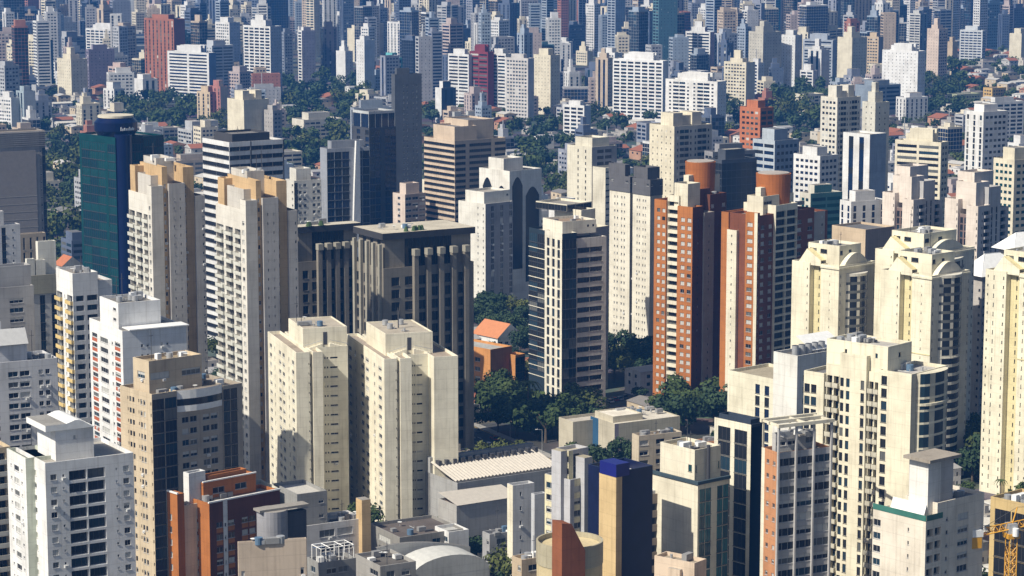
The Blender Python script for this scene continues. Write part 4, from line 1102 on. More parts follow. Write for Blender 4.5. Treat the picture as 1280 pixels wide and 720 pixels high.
b = B('apartment_block', "small pink apartment block with boxy top beside the salmon tower", 'apartment block', 491, 507, 532, 243, 350, 38, (PNK, (.4, .34, .31)), lm="small pink block"); b.vol(L=".w.", R="1WWW", fh=2.9); b.vol(u0=2, u1=b.W * .8, v0=2, v1=b.D * .7, z0=b.H - 1, z1=b.H + 5, part="penthouse")
b = B('apartment_tower', "white ended grey tower with pinhole windows below the arched white tower", 'apartment block', 573, 607, 641, 255, 400, 42, ((.75, .73, .66), (.28, .28, .3)), lm="white ended grey tower"); b.vol(L=".._.s.s,", R="1.V.V.V", fh=2.9); b.vol(u0=1, u1=b.W, v0=2, v1=b.D * .8, z0=b.H - 1, z1=b.H + 5, part="penthouse", R="...s")
b = B('office_tower', "white tower with tall pointed arch windows of dark glass", 'office', 599, 637, 677, 214, 390, 42, ((.74, .72, .66), (.05, .055, .065)), lm="white pointed arch tower", gl='k')
z = b.H
b.vol(L="..", R="..", slot=0)
def lancet(side, f0, f1, h0, h1):
    def f(m, s):
        pts = [(0, h0), (1, h0)] + [(1 - (k / 6) * .5, h1 - 4 + 4 * math.sin(math.pi / 2 * k / 6)) for k in range(7)] + [((1 - k / 6) * .5, h1 - 4 + 4 * math.sin(math.pi / 2 * (1 - k / 6))) for k in range(1, 7)]
        for (a, za), (c, zc) in [(pts[0], pts[1])]: pass
        if side == 'R': P = [(s.W * (f0 + (f1 - f0) * a), -.06, q) for a, q in pts]
        else: P = [(-.06, s.D * (1 - f0 - (f1 - f0) * a), q) for a, q in pts]
        m.poly(P, G_DARK)
    return f
b.add("arched_window", lancet('L', .12, .42, z * .3, z - 4)); b.add("arched_window", lancet('L', .58, .9, z * .3, z - 7)); b.add("arched_window", lancet('R', .08, .4, z * .3, z - 3)); b.add("arched_window", lancet('R', .5, .92, z * .2, z - 8))
b.vol(u0=2, u1=b.W * .7, v0=b.D * .3, v1=b.D * .8, z0=z - 1, z1=z + 5, part="penthouse")
b = B('apartment_tower', "cream and grey tower ringed by a low white annexe box", 'apartment block', 709, 739, 771, 184, 365, 40, ((.70, .66, .54), (.34, .34, .36)), lm="cream and grey tower with white annexe", gl='h'); b.vol(L="..q.q.", R="1.WW.", fh=2.9); b.vol(u0=2, u1=b.W * .8, v0=2, v1=b.D * .8, z0=b.H - 1, z1=b.H + 4, part="penthouse")
b.vol(u0=b.U(741), u1=b.U(768), v0=-9, v1=-.01, z1=b.Z(208), R="S..S", L="..", part="annexe", slot=0)
b = B('office_block', "orange walled low office beside the dark stone tower", 'office', 560, 613, 640, 437, 505, 44, ((.58, .27, .09), (.32, .15, .07)), lm="orange low office", roof=(.4, .4, .38)); b.vol(L="..ww.", R="1...", fh=3.6, top=3); b.vol(u0=b.W * .9, u1=b.W * 1.35, v0=-3, v1=2, z1=b.H - 3, R="D", L=".", part="stair_drum")
b = B('house', "white gabled house with orange tiled roof behind the orange office", 'house', 592, 622, 652, 420, 440, 40, ((.72, .72, .7),), lm="gabled house behind the orange office"); zz = b.H
b.vol(R="wwww", L="..", par=0, z1=zz - 1, fh=3); b.add("tiled_roof", lambda m, s: gable(m, -.6, s.W + .6, -.6, s.D + .6, zz - .99, 5.5, flat_mat("roof_tile", (.5, .2, .09), .9), s.walls[0], 'v'))

# supermarket-like low halls at the centre
b = B('store_hall', "low cream hall with a blue side panel and layered flat roofs", 'store', 738, 768, 850, 530, 580, 30, ((.52, .48, .38), (.03, .10, .2), (.28, .25, .3)), lm="low cream hall with blue panel", roof=(.62, .58, .5)); z = b.H
b.vol(L="1.0..", R="2.0_____", fh=4, slot=0, par=.4); b.vol(u0=b.W * .05, u1=b.W * .5, v0=b.D * .2, v1=b.D * .95, z0=z - 1, z1=z + 1.8, slot=0, par=.4, part="raised_roof", roof=(.75, .7, .6)); b.vol(u0=-b.W * .3, u1=b.W * .3, v0=b.D * .9, v1=b.D * 1.5, z1=z - 1, part="rear_hall", roof=(.5, .46, .4)); kit(b, .2, .9, .5, 1.1, z, 8, 0)
b = B('brick_hall', "low orange hall with white framed windows behind the cream office", 'school', 838, 846, 915, 556, 640, 24, ((.55, .25, .12), PALE), lm="low orange hall with white windows", roof=(.4, .33, .27)); b.vol(R="P.P.P.P.P", L=".", fh=4); kit(b, .1, .9, .2, .9, b.H - .8, 5, 0); b.vol(u0=b.W * .7, u1=b.W * 1.1, v0=-6, v1=-.02, z1=b.H + 1, slot=1, part="annexe", roof=(.4, .33, .27))
b = B('low_house', "pale block with a cluttered roof below the orange brick towers", 'house', 790, 798, 852, 545, 620, 26, ((.58, .5, .38),), roof=(.3, .24, .2)); b.vol(R="W.W.W", L=".", fh=3.2); kit(b, .1, .9, .2, .8, b.H - .8, 5, 1)
# ---------------------------------------------------------------- second and third rows: smaller in the photo, one mesh each
def auto(st, L, fh=2.9):
    n = max(1, round(L / 3.6))
    if st == 'w': return "," + "w" * n + ","
    if st == 'W': return "," + "W" * max(1, round(L / 5)) + ","
    if st == 'R': return ",R," if L < 14 else ",R,R,"
    if st == 'B': return "," + ",".join("B" * max(1, round(L / 7))) + ","
    if st == 'm': return ".s,B,s." if L < 16 else ".w,BB,w.w,BB,w."
    if st == 'v': return "," + ".".join("V" * max(1, round(L / 5))) + ","
    if st == 'G': return "G" * max(1, round(L / 3))
    if st == 'D': return ".D." if L < 12 else ".D.D."
    if st == 's': return "." + ".".join("s" * max(1, round(L / 4))) + "."
    if st == 'P': return "," + "P" * n + ","
    return "..."
def far(xl, xc, xr, yt, yb, col, sl, sr, lab, lm=None, name='apartment_tower', side=None, gl='n', pent=1, th=None, acc=None):
    cat = {'apartment_tower': 'apartment block', 'office_tower': 'office', 'hall': 'hall', 'office_block': 'office', 'apartment_block': 'apartment block'}[name]
    b = Build(name, lab, cat, xl, xc, xr, yt, yb, th, (col, side or tuple(c * .85 for c in col)), near=False, lm=lm, gl=gl, acc=acc)  # right face defaults to a darker copy, shade put into its colour
    fh = 3.5 if name.startswith('office') else 2.95
    b.D = max(8, min(b.D, 70)); b.W = max(8, min(b.W, 80))
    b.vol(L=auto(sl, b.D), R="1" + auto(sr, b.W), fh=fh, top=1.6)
    z = b.H
    if pent:
        b.vol(u0=b.W * .2, u1=b.W * .75, v0=b.D * .25, v1=b.D * .8, z0=z - .9, z1=z + rnd.uniform(3, 5.5), L=".", R="1.", par=.2)
    if pent == 2:
        b.vol(u0=b.W * .35, u1=b.W * .6, v0=b.D * .4, v1=b.D * .7, z0=z + 2.5, z1=z + 10, L=".", R="1.", par=.2)
    if pent == 3:
        for f in (.1, .6): b.vol(u0=b.W * f, u1=b.W * (f + .25), v0=b.D * .2, v1=b.D * .7, z0=z - .9, z1=z + 6, L=".", R="1.", par=.2)
    return b
W1, C1, G1, P1, R1, T1, D1, BL = (.74, .74, .73), (.73, .67, .52), (.45, .46, .48), (.56, .44, .40), (.42, .15, .11), (.58, .46, .32), (.07, .08, .10), (.16, .22, .32)
far(812, 841, 890, 158, 348, C1, 's', 'm', "cream cluster tower stepped in grey and cream", "cream stepped cluster", side=(.42, .40, .37), pent=3)
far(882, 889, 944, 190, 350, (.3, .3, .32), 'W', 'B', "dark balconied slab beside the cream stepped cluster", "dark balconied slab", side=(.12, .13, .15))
far(885, 900, 946, 200, 380, D1, 'G', 'G', "black glazed box roof behind the left orange brick tower", name='office_block', gl='k')
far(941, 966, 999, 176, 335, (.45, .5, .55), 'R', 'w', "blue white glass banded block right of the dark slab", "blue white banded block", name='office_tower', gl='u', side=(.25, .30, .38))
far(992, 1022, 1048, 195, 362, W1, 'w', 'w', "white gridded stepped block split by a navy strip", "white gridded stepped block", gl='u')
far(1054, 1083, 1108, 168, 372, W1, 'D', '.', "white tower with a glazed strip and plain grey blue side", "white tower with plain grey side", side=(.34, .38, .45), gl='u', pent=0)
far(1119, 1172, 1180, 178, 345, C1, 'R', 'w', "wide cream block with banded windows and roof rooms", "wide cream banded block", pent=3)
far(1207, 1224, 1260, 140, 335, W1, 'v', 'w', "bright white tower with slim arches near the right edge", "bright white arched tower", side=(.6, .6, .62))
far(1242, 1262, 1300, 200, 400, C1, 'w', 'w', "cream tower with green glass strip at the right edge", "cream tower with green strip", gl='t')
far(1026, 1043, 1076, 122, 312, (.68, .65, .57), 'w', 'm', "ivory tower with notched balconies left of the cream stair tower", "ivory notched tower", pent=3)
far(1078, 1090, 1112, 128, 322, (.62, .6, .52), 's', 's', "cream stair tower with green roof mast", "cream stair tower", pent=2)
far(1000, 1010, 1053, 242, 420, (.60, .58, .50), 'w', 'R', "low cream and teal glazed block behind the brick drum tower", "low cream teal block", side=(.05, .14, .15), gl='t')
far(1052, 1060, 1108, 252, 440, W1, 'v', 'v', "low white block with tall blue glazed slots", "low white slotted block", gl='u')
far(1040, 1078, 1118, 287, 468, T1, '.', '.', "windowless tan rooftop slab in front of the white slotted block", "tan windowless slab", side=(.32, .25, .2), pent=0, name='office_block')
far(925, 948, 967, 135, 296, (.48, .17, .08), 'w', 'B', "rust brick tower with white balcony stripes, far left of the ivory tower", "rust brick tower", acc=(.7, .68, .6))
far(686, 705, 730, 260, 400, W1, '.', 's', "white low tower peeping out above the gridded office", side=(.5, .5, .5))
far(592, 606, 637, 329, 364, T1, 'w', 'W', "tan low office with green roof behind the dark stone tower", name='office_block', pent=0)
far(632, 646, 662, 346, 378, (.05, .06, .07), 'G', 'G', "black glass low block left of the gridded office", name='office_block', gl='k', pent=0)
far(618, 634, 662, 303, 366, (.45, .42, .36), '.', 's', "grey blank walled block left of the gridded office", name='office_block')
# towers of the third row, left to right
far(-6, 8, 24, 82, 160, G1, 'w', 'w', "white blue ribbed slab at the left edge in the far row", "ribbed slab at the left edge")
far(8, 13, 25, 50, 92, P1, 'w', 'w', "mauve grey block with pale rows in the far left row", "mauve far left block")
far(28, 55, 66, 50, 108, C1, 'W', '.', "cream and green gridded slab with a dark blind end", "cream green gridded slab", side=(.05, .09, .11))
far(-2, 15, 21, 122, 164, W1, 'w', '.', "plain white slab end below the ribbed slab")
far(20, 31, 44, 114, 164, (.35, .42, .46), 'D', '.', "teal striped slab with a white side", "teal striped slab", side=(.66, .66, .64))
far(66, 78, 95, 28, 80, W1, 'w', 's', "white tower with a boxy crown near the far left", "white boxy crowned tower", pent=3)
far(70, 82, 106, 46, 86, G1, 'w', 'W', "grey white block before the boxy crowned tower", side=(.14, .15, .18))
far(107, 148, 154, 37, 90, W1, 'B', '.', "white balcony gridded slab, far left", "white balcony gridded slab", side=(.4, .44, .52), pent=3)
far(71, 90, 109, 74, 124, C1, 's', 's', "cream twin core block with dotted windows", "cream dotted block", pent=2)
far(107, 112, 143, 62, 116, (.24, .21, .27), 'w', 's', "mauve dark slab right of the cream dotted block", "mauve dark slab")
far(135, 153, 165, 84, 124, P1, 'B', 'B', "pinkish balcony block left of the red brown tower", "pinkish balcony block", acc=(.6, .45, .4))
far(165, 179, 197, 99, 126, W1, '.', 'D', "white slotted low block at the foot of the red brown tower")
far(180, 219, 231, 24, 122, (.37, .15, .09), 'v', '.', "tall red brown tower with vertical dark grooves", "tall red brown tower", side=(.24, .08, .07))  # darker side tone is shade on the right face, painted in
far(209, 262, 270, 66, 128, W1, 'R', '.', "white slab with blue bands and a notched gable top", "white blue banded slab", side=(.13, .2, .33), gl='u', pent=3)
far(250, 266, 292, 57, 114, (.55, .58, .62), 'w', 'R', "grey white tower behind the blue banded slab")
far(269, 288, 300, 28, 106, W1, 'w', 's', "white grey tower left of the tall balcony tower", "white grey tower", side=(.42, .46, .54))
far(304, 339, 352, 33, 120, W1, 'B', 's', "tall white balcony tower with stepped crown", "tall stepped crown tower", side=(.36, .38, .44), pent=2)
far(246, 263, 272, 115, 152, T1, 'v', 'v', "tan and rose striped small tower", "tan rose striped tower", side=(.4, .2, .19))
far(262, 276, 284, 108, 152, (.45, .2, .17), 'v', '.', "rose brown small tower beside the striped one", side=(.5, .42, .36))
far(284, 306, 336, 125, 205, C1, '.', '.', "cream tower with blank twin shafts and a window strip", "cream twin shaft tower", pent=3)
far(330, 342, 352, 138, 205, (.42, .4, .38), 's', 'w', "grey low block right of the cream twin shaft tower")
far(352, 356, 366, 40, 104, (.25, .28, .34), 'w', 'w', "slate narrow tower right of the tall stepped crown tower")
far(372, 378, 394, 38, 104, W1, 'B', 's', "slim white balcony tower with a shaded side", "slim white balcony tower", side=(.33, .31, .37))
far(402, 405, 421, 34, 102, D1, 'G', 'v', "dark brown and black tower left of the white dotted towers", "dark brown black tower", side=(.13, .12, .15))
far(420, 432, 441, 64, 106, W1, '.', 's', "small cream white tower beside the dark brown one", pent=2)
far(445, 456, 468, 50, 120, W1, 's', '.', "bright white tower dotted with small windows", "bright white dotted tower", side=(.5, .54, .6))
far(434, 448, 462, 36, 78, C1, '.', 's', "ivory block behind the white dotted tower")
far(484, 508, 521, 28, 90, W1, 'v', 'w', "white tower with dark vertical stripes", "white vertical striped tower", side=(.24, .3, .38), pent=0, gl='u')
far(477, 492, 503, 73, 124, (.16, .5, .52), 'v', 'v', "bright turquoise tower among white ones", "bright turquoise tower", side=(.08, .3, .34))
far(512, 528, 536, 78, 108, T1, '.', '.', "tan blank walled block right of the turquoise tower")
far(544, 557, 563, 56, 100, C1, 's', '.', "cream dotted tower left of the maroon striped slab", pent=2, lm="cream dotted far tower")
far(560, 586, 588, 68, 140, W1, 'R', '.', "white banded wing left of the maroon centre", pent=1, th=50)
far(587, 610, 613, 65, 141, (.22, .04, .05), 'R', '.', "maroon striped central slab between two white wings", "maroon striped slab", pent=3, th=50, acc=(.6, .5, .45))
far(612, 632, 640, 67, 141, W1, 'R', '.', "white banded wing right of the maroon centre", side=(.6, .58, .5))
far(544, 552, 570, 110, 154, W1, '.', 'D', "low dark glass block with white ends", name='office_block', side=(.03, .05, .09), gl='u')
far(551, 558, 567, 30, 60, W1, 's', 's', "pale tower among dark neighbours above the maroon slab")
far(440, 443, 492, 135, 190, (.34, .37, .42), 'D', 'G', "wide grey glass office block behind the dark office", "wide grey glass block", name='office_block', gl='u', side=(.3, .34, .38))
far(632, 660, 667, 73, 152, (.60, .58, .56), 'w', '.', "grey ivory slab right of the maroon slab", "grey ivory slab", side=(.4, .4, .42))
far(667, 688, 700, 69, 144, C1, 's', 's', "ivory tower right of the grey ivory slab", "ivory far tower", pent=1)
far(694, 711, 713, 52, 76, W1, 'w', '.', "small white slab behind the ivory tower")
far(720, 734, 741, 64, 82, C1, 'w', '.', "short cream gabled block", pent=2)
far(704, 730, 738, 132, 184, W1, 'B', '.', "white balcony gridded block standing alone in the centre", "lone white gridded block", side=(.45, .5, .56))
far(747, 768, 778, 66, 136, W1, 'w', 's', "white tower over a tan base left of the long white slab")
far(766, 828, 833, 76, 154, (.8, .8, .79), 'B', '.', "long bright white slab with recessed balcony columns", "long bright white slab", pent=3, th=52)
far(832, 896, 908, 102, 164, (.79, .78, .75), 'm', 's', "stepped white slab right of the long bright one", "stepped white slab", pent=3, th=50)
far(857, 887, 893, 40, 104, W1, 'R', '.', "white banded tower with a stepped crown", "white banded crowned tower", side=(.25, .2, .26), pent=2)
far(893, 901, 922, 42, 104, (.5, .53, .58), 'v', 'w', "blue grey tower right of the banded crowned tower")
far(905, 932, 944, 78, 134, C1, 'w', '.', "cream tower dotted with window columns", "cream column tower", pent=2)
far(936, 953, 977, 40, 112, (.55, .52, .44), 's', 's', "khaki dotted tower with two shafts", "khaki dotted tower", pent=2)
far(977, 993, 1003, 44, 110, W1, 's', 's', "white tower right of the khaki dotted tower", "white far tower", side=(.42, .42, .44))
far(788, 800, 812, 40, 78, P1, 'v', 'w', "brown striped tower with a tan edge", side=(.16, .14, .18))
far(759, 846, 852, 26, 50, (.32, .36, .42), 'R', '.', "very long low blue grey slab in the haze", "long blue grey slab", name='office_block', pent=3)
far(1004, 1040, 1044, 50, 104, (.38, .42, .48), 'R', '.', "grey blue banded slab with finned top", "grey blue banded slab", pent=3)
far(1000, 1016, 1020, 88, 114, W1, 'B', '.', "small pinkish white balcony block", side=(.55, .5, .5))
far(1010, 1026, 1037, 62, 108, W1, 'D', '.', "white grey slotted tower before the banded slab", pent=2)
far(1047, 1064, 1084, 47, 112, C1, '.', 's', "bright cream tower with a tall narrow crown", "bright cream crowned tower", pent=2)
far(1083, 1097, 1103, 46, 108, T1, 'w', '.', "tan tower tucked behind the bright cream one", side=(.3, .27, .27))
far(1103, 1146, 1157, 64, 134, (.8, .8, .79), 's', 's', "bright white stepped block with many terraces", "bright white terraced block", pent=3, th=48)
far(1137, 1149, 1159, 17, 74, (.60, .6, .58), 'R', 'v', "grey ivory tower with shaded glass core", "grey ivory glass core tower", side=(.2, .24, .28))
far(1159, 1172, 1185, 36, 102, (.66, .54, .45), 's', 'w', "peach tower with two slabs", "peach tower", pent=2)
far(1186, 1190, 1196, 52, 84, T1, '.', '.', "narrow tan slab right of the peach tower")
far(1200, 1227, 1231, 38, 82, (.6, .63, .65), 'W', 'W', "white framed gridded tower at the far right", "white framed far right tower", gl='u')
far(1262, 1276, 1290, 42, 76, C1, '.', '.', "blank cream slab at the right edge", "blank cream slab")
far(1069, 1088, 1126, 107, 145, (.25, .3, .36), '.', 'R', "blue grey banded office with sloped top", "blue grey banded office", name='office_block', gl='u')
far(1092, 1101, 1126, 27, 64, (.2, .24, .32), 'G', 'G', "navy glass office with white edge", "navy glass far office", name='office_tower', gl='u')
far(1228, 1236, 1280, 128, 185, W1, 'w', 'B', "white balcony block with green rails, right edge slope", "white slope block", pent=1)
far(994, 1006, 1030, 118, 140, C1, 'W', 'W', "cream low school like block with long windows", name='apartment_block', pent=0)
far(1229, 1240, 1258, 110, 126, (.62, .42, .16), 'w', 'w', "ochre two storey apartment block on the slope", name='apartment_block', pent=0)
far(1184, 1196, 1226, 118, 130, (.45, .48, .3), 'w', 'w', "olive green low block on the slope", name='apartment_block', pent=0)
far(560, 566, 600, 150, 178, (.5, .5, .48), '.', 'w', "grey cluttered low block above the salmon tower", name='apartment_block', pent=3)
far(195, 204, 226, 160, 178, (.55, .5, .42), '.', 'W', "low tan hall beyond the teal tower", name='hall', pent=0)
far(222, 240, 283, 163, 190, (.45, .46, .47), 'W', '.', "grey hall with a shallow white roof", name='hall', pent=3)
far(365, 380, 428, 150, 172, (.66, .62, .52), '.', 'W', "cream low hall among trees", name='hall', pent=1)
# dark and hazy towers of the last named row
for q in ((0, 4, 14, 6, 62, (.2, .12, .2), "plum dark tower at the left edge of the skyline"), (24, 28, 52, 12, 66, (.2, .26, .36), "slate blue block pair on the left skyline"),
          (52, 56, 72, 10, 62, (.1, .16, .22), "navy slab on the left skyline"), (100, 104, 116, 6, 58, (.34, .36, .4), "grey slim tower on the left skyline"),
          (143, 147, 163, 10, 62, (.24, .22, .28), "mauve grey skyline tower"), (172, 176, 182, -4, 66, (.1, .14, .2), "thin navy tower beside the red brown one"),
          (205, 208, 224, 0, 66, (.16, .18, .24), "dark slate tower behind the red brown one"), (244, 249, 262, -12, 66, (.36, .42, .5), "steel blue twin slab on the skyline"),
          (264, 268, 278, -10, 62, (.3, .36, .46), "hazy blue slab on the skyline"), (328, 332, 360, -14, 70, (.16, .2, .3), "wide navy tower behind the stepped crown tower"),
          (424, 430, 440, -10, 66, (.34, .42, .52), "pale blue slab over the small cream white tower"), (450, 454, 466, -6, 68, (.1, .16, .26), "deep blue tower left of the round grey one"),
          (467, 475, 485, 10, 66, (.42, .44, .48), "round shouldered grey tower on the skyline"), (538, 546, 560, 14, 60, (.22, .26, .34), "slate office left of the far pale tower"),
          (580, 586, 600, 13, 60, (.3, .34, .4), "banded slate tower above the maroon slab"), (606, 612, 628, 27, 66, (.4, .42, .46), "grey frame tower right of the maroon slab"),
          (676, 682, 692, 24, 64, (.34, .42, .52), "blue striped tower above the ivory far tower"), (752, 756, 770, 4, 66, (.1, .14, .22), "navy glass tower above the short cream block"),
          (818, 824, 836, 30, 74, (.1, .15, .22), "black blue glass tower left of the banded crowned tower"), (836, 842, 856, 24, 76, (.14, .2, .3), "dark blue glass pair by the crowned tower"),
          (960, 966, 976, -4, 60, (.1, .3, .36), "teal hazy tower on the skyline"), (1070, 1076, 1086, 10, 66, (.28, .34, .42), "grey blue skyline slab"),
          (1116, 1121, 1134, 6, 66, (.12, .2, .26), "dark teal tower by the navy glass office"), (1168, 1174, 1190, 12, 66, (.4, .42, .44), "white striped grey tower on the right skyline"),
          (1206, 1212, 1222, -6, 60, (.2, .24, .34), "slim slate tower on the right skyline"), (1226, 1232, 1258, 4, 62, (.14, .22, .32), "wide teal blue tower on the right skyline"),
          (1262, 1266, 1284, 10, 58, (.1, .12, .18), "near black tower on the right edge skyline"), (505, 510, 526, 8, 64, (.2, .26, .36), "blue glass tower behind the striped white one")):
    far(*q[:6], rnd.choice('wvG'), rnd.choice('wvRG'), q[6], q[6].replace(" on the skyline", ""), name='office_tower' if rnd.random() < .6 else 'apartment_tower', gl=rnd.choice('nuu'), pent=rnd.choice([0, 1, 2]))

# ---------------------------------------------------------------- foliage
def leaf_mat(name, a, b_):
    m, nt, p = new_mat(name)
    L = nt.links.new
    oi = N(nt, "ShaderNodeObjectInfo"); geo = N(nt, "ShaderNodeNewGeometry")
    add = N(nt, "ShaderNodeMath", operation='ADD'); L(oi.outputs["Random"], add.inputs[0]); L(geo.outputs["Random Per Island"], add.inputs[1])
    half = N(nt, "ShaderNodeMath", operation='MULTIPLY'); half.inputs[1].default_value = .5; L(add.outputs[0], half.inputs[0])
    mix = N(nt, "ShaderNodeMixRGB"); mix.inputs[1].default_value = (*a, 1); mix.inputs[2].default_value = (*b_, 1)
    L(half.outputs[0], mix.inputs[0]); L(mix.outputs[0], p.inputs["Base Color"])
    p.inputs["Roughness"].default_value = .75; p.inputs["Specular IOR Level"].default_value = .15
    return m
LEAF = leaf_mat("leaf_green", (.022, .042, .014), (.075, .105, .030))
LEAF2 = leaf_mat("light_leaf_green", (.035, .05, .014), (.11, .125, .035))
LEAF3 = leaf_mat("blue_leaf_green", (.016, .035, .018), (.05, .08, .035))
BARK = flat_mat("bark", (.12, .09, .06), .95)
def crown_arrays(r, R_, H_, n, size):
    lobes = [((r.gauss(0, .42) * R_), (r.gauss(0, .42) * R_), H_ * r.uniform(.35, .8), R_ * r.uniform(.35, .6)) for _ in range(9)]
    v, f = [], []
    for _ in range(n):
        lx, ly, lz, lr = r.choice(lobes)
        d = Vector((r.gauss(0, 1), r.gauss(0, 1), r.gauss(0, 1))).normalized()
        p = Vector((lx, ly, lz)) + Vector((d.x, d.y, d.z * .75)) * lr * r.uniform(.6, 1.05)
        nrm = (d + Vector((r.gauss(0, .5), r.gauss(0, .5), r.gauss(.3, .5)))).normalized()
        a = nrm.orthogonal().normalized(); b_ = nrm.cross(a)
        t = r.uniform(0, 6.28); a, b_ = a * math.cos(t) + b_ * math.sin(t), b_ * math.cos(t) - a * math.sin(t)
        s = size * r.uniform(.6, 1.3); k = len(v)
        v += [p + a * s, p + b_ * s * .8, p - a * s * .9, p - b_ * s * .7]; f.append((k, k + 1, k + 2, k + 3))
    return v, f
def tree_meshes(seed, R_, H_, n, size):
    r = random.Random(seed)
    v, f = crown_arrays(r, R_, H_, n, size)
    me = bpy.data.meshes.new("crown"); me.from_pydata([tuple(p) for p in v], [], f); me.materials.append([LEAF, LEAF3, LEAF2, LEAF, LEAF3][seed % 5]); me.update()
    m = MB(); m.cyl(0, 0, .35, 0, H_ * .45, BARK, 7, r1=.2)
    for k in range(4):
        t = k * 1.57 + r.random(); m.bar((0, 0, H_ * .3), (math.cos(t) * R_ * .45, math.sin(t) * R_ * .45, H_ * .62), .16, BARK)
    return me, m.mesh("trunk")
NEARTREE = [tree_meshes(k, 4.8 + k % 3 * .8, 9 + k % 4, 1500, .5) for k in range(5)]
FARTREE = [tree_meshes(30 + k, 5 + k % 3, 9 + k % 4, 330, .95) for k in range(5)]
def palm():
    m = MB(); fr = MB(); r = random.Random(5)
    m.cyl(0, 0, .22, 0, 9, BARK, 7, r1=.15)
    for k in range(14):
        t = k * .449; pr = None
        for j in range(6):
            q = j / 5; rad = 3.4 * q; z = 9 + 1.4 * math.sin(q * 2.2) - 2.2 * q * q
            c = Vector((math.cos(t) * rad, math.sin(t) * rad, z)); sd_ = Vector((-math.sin(t), math.cos(t), 0)) * (.5 * (1 - q * .8))
            if pr: fr.poly([pr[0] - pr[1], pr[0] + pr[1], c + sd_, c - sd_], LEAF)
            pr = (c, sd_)
    return fr.mesh("crown"), m.mesh("trunk")
PALM = palm()

# ---------------------------------------------------------------- houses and low blocks that fill the ground between
TILEM = [flat_mat("roof_tile", c, .9) for c in ((.36, .13, .07), (.30, .11, .06), (.42, .2, .11))]
SHEET = [flat_mat("sheet_roof", c, .6) for c in ((.5, .48, .44), (.34, .33, .32), (.2, .19, .18), (.6, .57, .5))]
HW = [(.62, .58, .5), (.55, .54, .52), (.6, .5, .36), (.42, .4, .37), (.5, .3, .2), (.7, .69, .66)]
def house_kind(k):
    r = random.Random(100 + k)
    w_, d, h = r.uniform(10, 20), r.uniform(9, 16), r.choice([4, 6.5, 6.5, 9.5])
    if k >= 18: w_, d, h = r.uniform(5, 9), r.uniform(4.5, 8), r.choice([3, 3.5, 6, 7])
    wm = wall_mat(HW[k % 6]); wl, rf = MB(), MB()
    fake = Build.__new__(Build); fake.walls = [wm]; fake.near = False; fake.gl = 'n'; fake.acc = wm; fake.roof = roof_mat(ROOFC[k % 5])
    fake.facade(wl, (0, 0), (1, 0), w_, 0, h, ".w.W.w." if w_ > 14 else ".w.w.", 0, 3, .3, .6, [], None)
    fake.facade(wl, (0, d), (0, -1), d, 0, h, ".w.w.", 0, 3, .3, .6, [], None)
    wl.poly([(w_, 0, 0), (w_, d, 0), (w_, d, h), (w_, 0, h)], wm); wl.poly([(w_, d, 0), (0, d, 0), (0, d, h), (w_, d, h)], wm)
    if k % 3 == 0:
        wl.poly([(0, 0, h), (w_, 0, h), (w_, d, h), (0, d, h)], wm)
        rf.box(.25, w_ - .25, .25, d - .25, h + .01, h + .05, fake.roof); rf.box(w_ * .2, w_ * .5, d * .4, d * .8, h + .051, h + 2.4, wm, top=fake.roof)
        kind = ("flat roofed", "roof")
    elif k % 3 == 1:
        gable(rf, -.5, w_ + .5, -.5, d + .5, h, d * .2, TILEM[k % 3], wm, 'u' if k % 2 else 'v'); kind = ("red tiled", "roof")
    else:
        gable(rf, -.3, w_ + .3, -.3, d + .3, h, d * .1, SHEET[k % 4], wm, 'u' if k % 2 else 'v'); kind = ("sheet roofed", "roof")
    col = ["cream", "grey", "tan", "dull grey", "brick coloured", "white"][k % 6]
    return wl.mesh("wall"), rf.mesh("roof"), w_, d, h + 2, f"{col} {kind[0]} low house"
HOUSE = [house_kind(k) for k in range(30)]

# ---------------------------------------------------------------- what stands where
def foot(b):
    us = [d['u0'] for d in b.vols] + [d['u1'] for d in b.vols]; vs = [d['v0'] for d in b.vols] + [d['v1'] for d in b.vols]
    return b.O.x, b.O.y, b.cu, b.cv, min(us), max(us), min(vs), max(vs)
FEET = [foot(b) for b in Build.ALL if b.vols]
def free(x, y, m):
    for ox, oy, cu, cv, u0, u1, v0, v1 in FEET:
        dx, dy = x - ox, y - oy
        if u0 - m < dx * cu.x + dy * cu.y < u1 + m and v0 - m < dx * cv.x + dy * cv.y < v1 + m: return False
    return True
GREEN = [(55, 175, 105, 330), (150, 112, 285, 168), (335, 72, 450, 152), (355, 150, 445, 215), (440, 185, 545, 262), (640, 160, 712, 250), (588, 492, 725, 562), (758, 395, 832, 485), (588, 350, 662, 425),
         (960, 120, 1035, 172), (1105, 85, 1215, 150), (835, 495, 905, 545), (735, 545, 800, 582), (1200, 560, 1250, 630), (696, 72, 765, 125), (770, 125, 830, 165), (530, 130, 560, 180), (880, 130, 930, 175), (1020, 90, 1060, 120)]
def green(px, py): return any(a <= px <= c and b_ <= py <= d for a, b_, c, d in GREEN)
TH = math.radians(30)
GU, GV = Vector((math.cos(TH), math.sin(TH))), Vector((-math.sin(TH), math.cos(TH)))
